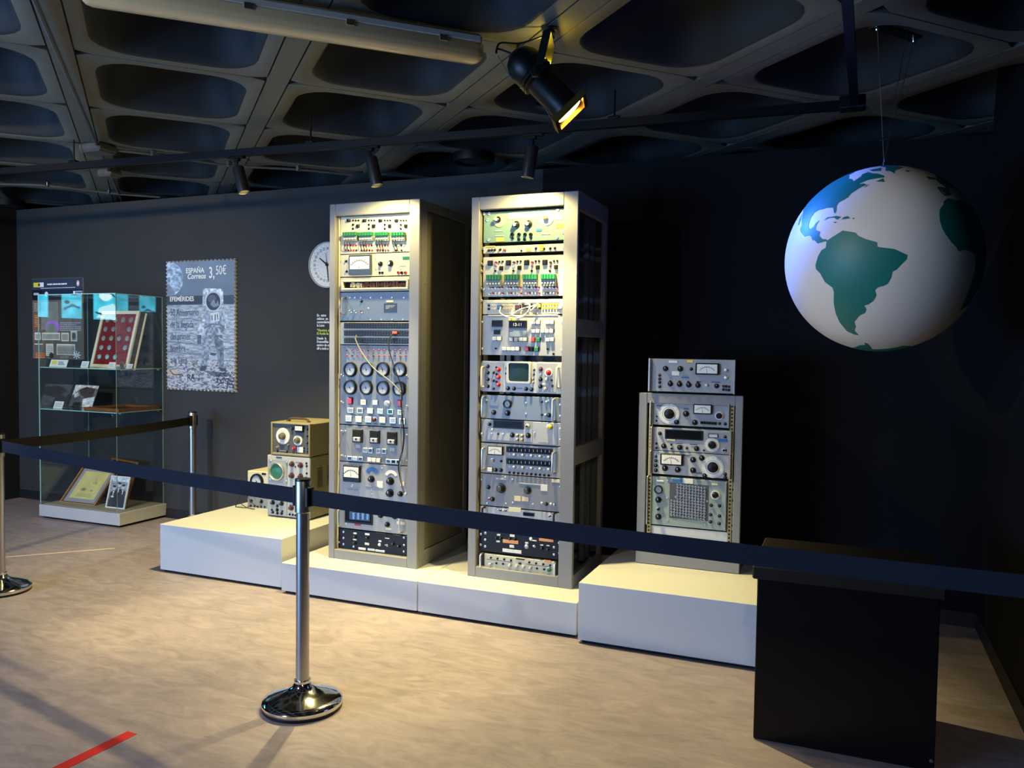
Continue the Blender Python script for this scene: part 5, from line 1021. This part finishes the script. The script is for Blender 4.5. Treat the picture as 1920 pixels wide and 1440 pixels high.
P_([(472, 670), (546, 664), (550, 735), (478, 745)], (.78, .81, .84)); C.line([f(485, 690), f(488, 730)], 3, dk); C.line([f(512, 685), f(514, 728)], 3, dk); C.line([f(530, 680), f(534, 720)], 2.4, dk); C.line([f(*p) for p in ((440, 640), (470, 655), (530, 652), (562, 640))], 3, lt); C.line([f(*p) for p in ((430, 790), (480, 760), (560, 765), (590, 800))], 3, (.36, .41, .48)); C.line([f(*p) for p in ((438, 800), (412, 850))], 4, lt); C.line([f(*p) for p in ((540, 800), (556, 835))], 4, lt); C.line([f(*p) for p in ((545, 870), (575, 890))], 3, lt); C.ell(*f(495, 1005), 10, 4, dk)
P_([(405, 1140), (560, 1150), (640, 1180), (500, 1190)], (.20, .23, .30), .6)
gx, gy = C.xx/cw*W, (1-C.yy/ch)*H_
def inside(gx, gy):
    fx = (gx/tw) % 1; fy = (gy/ts) % 1; rx, ry = .37*tw*1.05, .37*ts*1.05
    d1 = np.minimum(gy, H_-gy); d2 = np.minimum(gx, W-gx); fx_t = np.where(gy > H_/2, (1-fx), fx); fy_t = np.where(gx < W/2, (1-fy), fy)
    return ~(((fx_t-.63)*tw/rx)**2+(d1/rx)**2 < 1) & ~(((fy_t-.63)*ts/ry)**2+(d2/ry)**2 < 1)
keep = inside(gx, gy)
pr_ = C.sheet('print', W, H_, r, (W/2, 0, 0)); bm = bmesh.new(); bm.from_mesh(pr_.data); bm.faces.ensure_lookup_table(); kf = keep.ravel()
bmesh.ops.delete(bm, geom=[bm.faces[i] for i in range(len(kf)) if not kf[i]], context='FACES'); bm.to_mesh(pr_.data); bm.free()
def sp(x, y): return ((x-95)/580*W, -.0015, H_-(y-235)/1075*H_)
su = H_/1075
text('lettering', 'ESPAÑA', 58*su, M_textw, r, sp(268, 340), sx=.98, bold=.0012); text('lettering', 'Correos', 62*su, M_textw, r, sp(280, 388), sx=.95, shear=.2, bold=.0012); text('lettering', '3,', 128*su, M_textw, r, sp(460, 385), sx=.72, bold=.0015); text('lettering', '50€', 104*su, M_textw, r, sp(518, 360), sx=.68)
text('lettering', 'EFEMÉRIDES', 54*su, M_textw, r, sp(128, 570), sx=.95, bold=.001)
for i, s in enumerate(('50 Aniversario', 'de la llegada', 'del primer', 'hombre', 'a la Luna')): text('lettering', s, 84*su, mat('dark blue print', (.30, .34, .42), .6), r, sp(132, 690+100*i), sx=.64)
text('lettering', 'RA.', 76*su, M_ink, r, sp(275, 1226), sx=.9); obj('arc_mark', MB().ring(.083, .088, 0, 22, o=(sp(320, 1205)[0], -.0016, sp(320, 1205)[2]), a0=-.3, a1=PI*.75).ring(.062, .066, 0, 22, o=(sp(315, 1195)[0], -.0016, sp(315, 1195)[2]), a0=.3, a1=PI*.85), M_ink, r, smooth=False)
text('lettering', 'ET', 40*su, M_textw, r, sp(585, 1255), sx=.7)
# clock
p = onW(0, 617.5, 497, .0); rc = (onW(0, 617.5, 497)-onW(0, 617.5, 453.5)).length
r = thing('wall_clock', 'round white twenty four hour wall clock half hidden by the closed cabinet', 'clock', (p.x, wallY(p.x), p.z), WROT)
obj('rim', MB().lathe([(rc*.9, .0), (rc, .005), (rc*1.0, .03), (rc*.97, .038), (rc*.94, .038), (rc*.93, .024)], 48, 'Y'), M_lt, r); obj('face', MB().lathe([(rc*.94, .02), (rc*.94, .026), (0, .026)], 48, 'Y'), M_wht, r)
for h in range(1, 25):
    a_ = PI/2-h*PI/12; R_ = rc*.70; text('numeral', str(h), rc*.17, M_ink, r, (R_*math.cos(a_), -.0268, R_*math.sin(a_)-rc*.055), align='CENTER', sx=.8)
b = MB()
for h in range(48):
    a_ = h*PI/24; q = rc*(.86 if h % 2 else .52); b.lathe([(rc*.013, .026), (rc*.013, .0272)], 8, 'Y', o=(q*math.cos(a_), 0, q*math.sin(a_)))
obj('minute_dots', b, M_ink, r)
def hand(nm, a_, L, wd, m, y):
    d = Vector((math.cos(a_), 0, math.sin(a_))); n = Vector((-d.z, 0, d.x)); q = [d*(-.15*L)+n*wd, d*(-.15*L)-n*wd, d*L-n*wd*.5, d*L+n*wd*.5]
    obj(nm, MB().add([v+Vector((0, y, 0)) for v in q]+[v+Vector((0, y-.002, 0)) for v in q], [(0, 1, 2, 3), (4, 5, 6, 7), (0, 1, 5, 4), (1, 2, 6, 5), (2, 3, 7, 6), (3, 0, 4, 7)]), m, r, smooth=False)
hand('hour_hand', PI*.80, rc*.50, .007, M_ink, -.030); hand('minute_hand', -PI*.46, rc*.72, .005, M_ink, -.033); hand('second_hand', PI*.53, rc*.5, .003, M_red, -.036)
obj('hub', MB().lathe([(.012, .026), (.012, .040), (0, .041)], 14, 'Y'), M_ink, r)
# text panel
r, H_ = wall_root('text_panel', 'dark text panel in Spanish half hidden behind the closed cabinet', 'text panel', (590, 587), (590.5, 658.5), off=.008)
W = .56; obj('board', MB().cbox(0, W, 0, .007, 0, H_, .001), M_sign, r)
for i, (s, m) in enumerate((('En  estos', M_textw), ('míticos  pa', M_textw), ('comandante', M_textw), ('la Luna:', M_textw), ('“Houston, a', M_texty), ('El Águila ha', M_texty), ('Desde  la', M_textw), ('Fresnedillas', M_textw), ('centro de co', M_textw), ('allí a toda e', M_textw))):
    z = H_-.028-.0275*i-(.012 if i > 3 else 0)-(.012 if i > 5 else 0); text('lettering', s, .029, m, r, (.022, -.0006, z), sx=.88, bold=.0006)

# ================================================================== barrier posts and belts
ps = Vector((-2.19, 2.935, 0)); p2 = Vector((-5.215, 5.44, 0)); p3 = Vector((-4.975, 3.53, 0)); pw = Vector((.742, 2.69, 0))
def post(p, label):
    r = thing('barrier_post', label, 'barrier post', p, group=None)
    obj('base', MB().lathe([(.172, .012), (.176, .018), (.176, .032), (.170, .040), (.150, .050), (.105, .066), (.062, .082), (.042, .098), (.034, .118)], 56), M_chr, r)
    obj('rubber_ring', MB().lathe([(.170, 0), (.174, .004), (.174, .013), (.165, .013)], 48), M_black, r)
    obj('collar', MB().lathe([(.036, .10), (.0365, .106), (.0365, .122), (.030, .124)], 28), M_chr, r)
    obj('pole', MB().lathe([(.029, .11), (.029, .875)], 28), M_stl, r)
    obj('head', MB().lathe([(.030, .868), (.0345, .872), (.0345, 1.008), (.031, 1.016)], 28), M_stl, r); obj('cap', MB().lathe([(.0335, 1.006), (.035, 1.010), (.034, 1.018), (0, 1.021)], 28), M_blackm, r)
    return r
def slot(r, a_):
    R_ = Matrix.Rotation(a_, 4, 'Z'); obj('belt_slot', xf(MB().cbox(.028, .046, -.022, .022, .895, .985, .004), R_), M_black, r)
def belt(a, b, z0, z1, m, label, ends=(.045, .045)):
    d = (b-a); u = d.normalized(); a = a+u*ends[0]; b = b-u*ends[1]; n = Vector((-u.y, u.x, 0))*.0012; N = 12; vs = []; fs = []
    r = thing('barrier_belt', label, 'barrier belt', (a.x, a.y, 0))
    for k in range(N+1):
        p = (b-a)*(k/N); s = -.012*4*(k/N)*(1-k/N)
        vs += [p-n+Vector((0, 0, z0+s)), p+n+Vector((0, 0, z0+s)), p+n+Vector((0, 0, z1+s)), p-n+Vector((0, 0, z1+s))]
    for k in range(N):
        for q in range(4): fs.append((k*4+q, k*4+(q+1) % 4, k*4+4+(q+1) % 4, k*4+4+q))
    obj('webbing', MB().add(vs, fs+[(0, 1, 2, 3), (N*4+3, N*4+2, N*4+1, N*4)]), m, r, smooth=False)
    L = (b-a).length; e = (b-a)-u*.012; obj('end_clip', xf(MB().cbox(-.008, .012, -.005, .005, z0-.003, z1+.003, .002), Matrix.Translation(e)@Matrix.Rotation(math.atan2(u.y, u.x), 4, 'Z')), M_black, r)
A_ = lambda a, b: math.atan2((b-a).y, (b-a).x)
r = post(ps, 'shiny steel barrier post in the foreground with a polished round base'); slot(r, A_(ps, p3)); slot(r, A_(ps, pw)); slot(r, A_(ps, pw)+PI/2+.3)
r = post(p2, 'steel barrier post against the back wall beside the glass showcase'); slot(r, A_(p2, p3)); slot(r, A_(p2, p3)+PI)
r = post(p3, 'barrier post at the left picture edge, only its polished base in view'); slot(r, A_(p3, ps)); slot(r, A_(p3, p2))
belt(p3, ps, .903, .972, M_belt, 'navy barrier belt from the left edge to the foreground post'); belt(ps, pw, .903, .972, M_belt, 'navy barrier belt from the foreground post past the black lectern', (.045, .01)); belt(p3, p2, .905, .972, M_beltk, 'dark barrier belt running past the glass showcase to the rear post')
r = thing('belt_receiver', 'small black belt receiver on the right wall', 'wall clip', (XR-.016, pw.y, .94)); obj('body', MB().cbox(-.008, .015, -.03, .03, -.05, .05, .004), M_black, r)

# ================================================================== black lectern box
r = thing('lectern', 'black lacquered lectern box with an overhanging top at the right', 'lectern', (.022, 3.70, 0))
obj('body', MB().cbox(-.334, .334, -.262, .25, .004, .672, .003), M_lacq, r); obj('top_board', MB().cbox(-.352, .350, -.285, .27, .674, .728, .005), mat('lit brown lacquer', (.13, .115, .085), .35, spec=.35), r)  # brown of the top board holds its lit edge and the reflected floor
obj('top_sheet', MB().cbox(-.335, .333, -.268, .255, .728, .731, .001), mat('dark printed sheet', (.10, .095, .085), .35), r); obj('lock', MB().lathe([(.007, .262), (.007, .266), (0, .267)], 12, 'Y', o=(.322, 0, .045)), M_stl, r)
for x in (-.3, .3):
    for y in (-.22, .21): obj('foot', MB().lathe([(.02, 0), (.02, .005)], 10, o=(x, y, 0)), M_black, r)

# ================================================================== hanging globe
GC = Vector((.1261, 3.93, 2.0097)); GR = .40; gz = math.radians(-43.5)
r = thing('globe', 'large hanging off white globe with teal painted continents', 'globe', GC)
N_, M__ = 48, 96; vs = [(GR*math.sin(PI*i/N_)*math.cos(2*PI*j/M__), GR*math.sin(PI*i/N_)*math.sin(2*PI*j/M__), GR*math.cos(PI*i/N_)) for i in range(N_+1) for j in range(M__)]
fs = [(i*M__+j, (i+1)*M__+j, (i+1)*M__+(j+1) % M__, i*M__+(j+1) % M__) for i in range(N_) for j in range(M__)]
obj('ball', MB().add(vs, fs), M_globe, r)
def sph(lo, la, R_):
    lo, la = math.radians(lo)+gz, math.radians(la); return Vector((math.cos(la)*math.cos(lo), math.cos(la)*math.sin(lo), math.sin(la)))*R_
def land(name, pts, m, lift=.0012, label=None):
    D_ = [sph(lo, la, 1) for lo, la in pts]; c = sum(D_, Vector()).normalized(); ex = c.orthogonal().normalized(); ey = c.cross(ex)
    def fwd(d):
        a_ = math.acos(max(-1, min(1, d.dot(c)))); t = d-c*d.dot(c); t = t.normalized() if t.length > 1e-9 else ex; return Vector((t.dot(ex)*a_, t.dot(ey)*a_))
    def inv(p):
        a_ = p.length
        if a_ < 1e-9: return c.copy()
        t = (ex*p.x+ey*p.y)/a_; return c*math.cos(a_)+t*math.sin(a_)
    P = []; 
    for i, d in enumerate(D_):
        e = D_[(i+1) % len(D_)]; k = max(1, int(d.angle(e)/.06))
        P += [fwd(d.lerp(e, j/k).normalized()) for j in range(k)]
    n = len(P); xs = [p.x for p in P]; ys = [p.y for p in P]; inn = []; st = .07; y = min(ys)+st/2
    while y < max(ys):
        x = min(xs)+st/2
        while x < max(xs):
            ins = False
            for i in range(n):
                a_, b = P[i], P[(i+1) % n]
                if (a_.y > y) != (b.y > y) and x < (b.x-a_.x)*(y-a_.y)/(b.y-a_.y)+a_.x: ins = not ins
            if ins and min((p-Vector((x, y))).length for p in P) > .03: inn.append(Vector((x, y)))
            x += st
        y += st
    V, _, F, *_r = geometry.delaunay_2d_cdt(P+inn, [], [list(range(n))], 1, 1e-6)
    v3 = [inv(v)*(GR+lift) for v in V]; b = MB().add(v3, [tuple(f_) for f_ in F])
    ed = {}
    for f_ in F:
        for i in range(len(f_)): k = tuple(sorted((f_[i], f_[(i+1) % len(f_)]))); ed[k] = ed.get(k, 0)+1
    for (i, j), q in ed.items():
        if q == 1: b.add([v3[i], v3[j], v3[j]*((GR-.001)/(GR+lift)), v3[i]*((GR-.001)/(GR+lift))], [(0, 1, 2, 3)])
    o = obj(name, b, m, r)
    if label: o['label'] = label
LAND = {
'SA':[(-79.4,7.0),(-76.3,8.7),(-72.3,10.9),(-69.9,12.2),(-62.3,10.3),(-60.8,8.4),(-56.5,6.1),(-50.6,4.1),(-50.3,1.4),(-47.5,0.9),(-41.8,0.0),(-38.2,-1.8),(-34.8,-3.5),(-35.1,-5.9),(-37.8,-8.8),(-39.9,-11.5),(-42.1,-12.6),(-42.5,-16.0),(-44.1,-19.4),(-45.8,-20.5),(-49.5,-21.5),(-51.2,-23.3),(-50.2,-26.2),(-51.9,-29.6),(-55.1,-32.0),(-57.9,-32.6),(-56.7,-35.1),(-57.8,-37.8),(-61.6,-39.3),(-64.3,-41.8),(-67.2,-44.4),(-67.6,-48.7),(-70.2,-51.8),(-68.3,-56.3),(-72.9,-55.6),(-78.0,-52.5),(-79.4,-47.1),(-80.0,-44.2),(-79.8,-38.3),(-78.5,-31.1),(-76.3,-23.5),(-76.6,-20.8),(-81.2,-17.2),(-83.8,-11.7),(-86.7,-8.9),(-86.7,-6.4),(-84.7,-1.5),(-82.4,1.8),(-79.6,3.0)],
'NA':[(-114.0,29.9),(-109.7,25.2),(-105.1,20.1),(-105.4,17.4),(-103.9,15.6),(-97.8,11.7),(-94.4,12.1),(-91.6,11.0),(-90.0,8.5),(-88.4,8.3),(-85.5,6.1),(-81.0,6.7),(-78.8,6.8),(-79.8,8.0),(-82.6,8.4),(-85.1,10.7),(-85.0,13.2),(-88.6,14.6),(-89.6,16.8),(-89.1,18.3),(-88.0,20.7),(-90.5,19.3),(-91.4,17.1),(-93.5,16.0),(-96.0,17.2),(-97.2,20.0),(-97.3,24.3),(-95.8,27.2),(-92.6,28.4),(-87.5,28.5),(-86.3,28.9),(-80.2,28.3),(-78.1,24.3),(-77.2,23.9),(-76.9,25.8),(-78.0,29.4),(-77.2,31.7),(-74.1,33.1),(-71.7,34.6),(-70.8,37.1),(-67.6,40.0),(-64.6,42.2),(-60.8,43.9),(-63.1,45.4),(-68.1,45.6),(-60.9,49.0),(-48.2,50.3),(-48.2,52.3),(-53.7,55.6),(-59.7,57.1),(-65.5,60.0),(-70.5,57.8),(-70.0,54.3),(-72.5,51.3),(-74.3,49.1),(-77.3,52.1),(-84.7,55.1),(-87.3,58.3)],
'cuba':[(-84.0,20.3),(-82.1,21.9),(-78.5,21.8),(-75.8,22.1),(-72.3,20.9),(-74.6,19.5),(-76.2,20.3),(-76.6,21.0),(-80.7,21.3)],
'hisp':[(-71.9,19.3),(-70.7,20.7),(-68.2,21.0),(-66.7,19.5),(-69.4,19.3)],
'jam':[(-77.0,18.1),(-75.7,18.3),(-74.5,17.8),(-75.5,17.4)],
'pr':[(-65.2,19.2),(-64.6,19.7),(-63.9,19.1),(-64.5,18.7)],
'nf':[(-54.0,46.4),(-48.8,49.1),(-47.6,45.3)],
'ns':[(-62.4,41.9),(-59.0,44.3),(-60.4,42.4)],
'baja':[(-115.0,29.5),(-113.6,25.2),(-111.2,21.0),(-110.0,21.3),(-111.0,24.5)],
'green':[(-46.1,66.6),(-46.5,59.2),(-42.1,58.8),(-38.8,54.6),(-36.6,59.4),(-24.1,64.5)],
'baff':[(-66.9,64.1),(-52.0,66.5),(-52.0,59.9),(-60.7,60.6)],
'ice':[(-26.4,58.2),(-22.9,59.8),(-20.6,58.4),(-24.8,56.9)],
'AF':[(27.7,30.1),(22.8,30.1),(15.2,29.5),(13.9,31.7),(8.0,31.8),(2.1,30.7),(-1.6,31.6),(-5.0,31.7),(-9.7,29.0),(-10.5,27.0),(-14.1,23.8),(-15.5,20.2),(-16.0,16.0),(-15.1,11.5),(-13.3,8.3),(-10.2,4.4),(-6.8,1.7),(-4.7,-0.7),(-3.0,-0.5),(-1.8,0.2),(2.4,0.3),(7.2,-0.9),(9.9,-2.2),(11.4,-4.6),(11.6,-8.4),(12.5,-12.1),(11.9,-16.7),(12.8,-22.6),(14.9,-29.5),(18.3,-34.6),(30.3,-30.3),(28.2,-23.8),(30.8,-19.5)],
'iber':[(-8.4,40.4),(-4.9,40.9),(0.9,40.8),(2.0,39.0),(1.2,35.7),(-4.4,33.4),(-6.2,33.7),(-8.0,35.3),(-8.5,37.5)],
'spain':[(-5.6,38.7),(-1.4,39.8),(-1.0,37.7),(-4.0,34.8),(-6.0,35.5),(-6.6,36.8)],
'uk':[(-10.8,50.3),(-5.8,51.5),(0.9,50.3),(-2.6,48.2),(-9.9,48.3)],
'eur':[(-2.4,46.3),(-1.7,44.1),(1.4,41.2),(2.7,39.3),(5.0,41.8),(10.8,42.8)],
'ant':[(-97.0,-72.9),(-81.1,-69.9),(-69.0,-69.0),(-66.8,-65.8),(-63.2,-67.6),(-62.3,-73.7),(-65.4,-78.4),(-18.3,-74.7),(-3.2,-69.7)],
}
L_ = LAND
land('continent', L_['SA'], M_teal, label='teal south american continent')
land('continent', [(-128, 30), (-126, 40), (-135, 57), (-155, 58), (-166, 66), (-156, 71), (-128, 70), (-105, 68), (-92, 66), (-95, 60)][::-1] and [(-120, 33), (-126, 42), (-128, 50), (-137, 58), (-152, 59), (-165, 60), (-166, 67), (-156, 71), (-128, 70), (-105, 68), (-93, 66), (-94, 60), (-90, 58)][::-1] and L_['NA']+[(-92, 60), (-93, 66), (-105, 68), (-128, 70), (-156, 71), (-166, 67), (-165, 60), (-152, 59), (-137, 58), (-128, 50), (-126, 42), (-120, 33)], M_teal, label='teal north american continent')
land('continent', L_['AF']+[(36, -22), (40, -14), (39, -5), (44, 2), (51, 11), (43, 12), (38, 19), (33, 28)], M_teal, label='dark teal african continent')
land('continent', L_['eur']+[(20, 40), (27, 37), (36, 36), (35, 30), (43, 14), (55, 18), (60, 25), (68, 24), (73, 18), (77, 8), (81, 16), (90, 22), (98, 15), (104, 2), (106, 12), (120, 24), (122, 38), (130, 42), (140, 54), (160, 60), (178, 66), (140, 73), (100, 77), (70, 72), (40, 67), (25, 70), (8, 62), (12, 56), (5, 52), (-2, 48)], M_teal, label='teal eurasian continent')
land('continent', [(114, -22), (122, -17), (131, -12), (136, -15), (141, -11), (146, -19), (153, -27), (150, -37), (140, -38), (131, -31), (116, -34)], M_teal, label='teal australian continent')
land('continent', L_['ant']+[(20, -70), (60, -68), (110, -67), (150, -69), (-170, -75), (-130, -74)], M_teal, label='teal antarctic coast')
land('continent', L_['green']+[(-22, 72), (-20, 80), (-40, 83), (-62, 80), (-55, 72)], M_teal, label='teal greenland')
for k in ('cuba', 'hisp', 'jam', 'pr', 'nf', 'ns', 'baja', 'baff', 'ice', 'uk'): land('island', L_[k], M_teal)
land('continent', L_['iber'], M_teal, label='dark teal iberian peninsula'); land('country_patch', L_['spain'], mat('muted red patch', (.50, .22, .20), .5), .002, 'muted red country patch')
obj('eyelet', MB().lathe([(.016, GR-.003), (.016, GR+.006), (.006, GR+.010), (.006, GR+.022)], 12), M_chr, r)
top = Vector((0, 0, GR+.02))
H1, H2, H3 = [onZ(0, *q, 3.0)-GC for q in ((1645, 52), (1700, 64), (1714, 74))]
for h in (H1, H2, H3): obj('suspension_wire', MB().tube([top, h], .0014, 5), M_stl, r)
k_ = top+(H1-top)*.18; obj('crimp', MB().tube([k_-Vector((.012, 0, .002)), k_+Vector((.014, 0, .002))], .005, 6), M_chr, r)
r = thing('ceiling_hook', 'black ceiling bracket with shiny bolts holding the globe wires', 'bracket', GC+(H1+H3)/2+Vector((0, 0, 0)))
d = (H3-H1)/2; obj('plate', xf(MB().cbox(-d.length*1.15, d.length*1.15, -.03, .03, .002, .012, .003), Matrix.Rotation(math.atan2(d.y, d.x), 4, 'Z')), M_black, r)
for s in (-1, 1): obj('bolt', MB().lathe([(.010, .006), (.012, -.004), (.008, -.014), (0, -.016)], 10, o=tuple(d*s)), M_chr, r)

# ================================================================== floor tape and a painted light streak, video screen on the left wall
def strip(name, label, cat, pa, pb, wd, m):
    A, B = onZ(0, *pa, 0), onZ(0, *pb, 0); d = (B-A); u = d.normalized(); n = Vector((-u.y, u.x, 0))*wd/2; r = thing(name, label, cat, (A+B)/2); C_ = (A+B)/2
    vs = [A+n-C_, A-n-C_, B-n-C_, B+n-C_]; vs += [v+Vector((0, 0, .0012)) for v in vs]
    obj('strip', MB().add(vs, [(3, 2, 1, 0), (4, 5, 6, 7), (0, 1, 5, 4), (1, 2, 6, 5), (2, 3, 7, 6), (3, 0, 4, 7)]), m, r, smooth=False)
strip('floor_tape', 'red tape strip stuck on the floor at lower left', 'floor tape', (248, 1374), (40, 1476), .055, M_vinylred)
strip('light_streak', 'thin streak of light painted as a strip on the floor left of the white block', 'light streak', (-60, 1050), (215, 1028), .012, M_streak)  # light falling on the floor, laid down as a pale strip
r = thing('video_screen', 'wide lit video screen on the left wall seen mirrored in the showcase glass', 'screen', (XL+.035, 3.86, 1.87), PI/2)
obj('bezel', MB().cbox(-.57, .57, -.018, .03, -.02, .40, .004), M_black, r)
C = Canvas(104, 40, (.22, .72, .86)); C.rect(0, 0, 104, 40, (.30, .80, .90), .6); C.mul(.85+.25*C.noise(9, 8, 41))
C.rect(37, 0, 51, 40, (.01, .015, .02)); C.rect(74, 0, 89, 40, (.01, .015, .02)); C.poly([(4, 34), (12, 20), (30, 26), (33, 38), (6, 40)], (.75, .95, .98)); C.ell(22, 12, 8, 6, (.85, .98, 1)); C.ell(60, 12, 5, 2, (.05, .25, .32)); C.ell(68, 22, 3, 2, (.06, .26, .32)); C.ell(97, 9, 4, 2, (.06, .26, .32)); C.line([(8, 14), (16, 8)], 2, (.05, .2, .26)); C.line([(26, 34), (34, 32)], 2, (.05, .2, .26)); C.line([(54, 28), (62, 25), (71, 30)], 2.5, (.1, .35, .42))
C.sheet('picture', 1.12, .385, r, (0, -.0195, -.008), mat_=M_video)
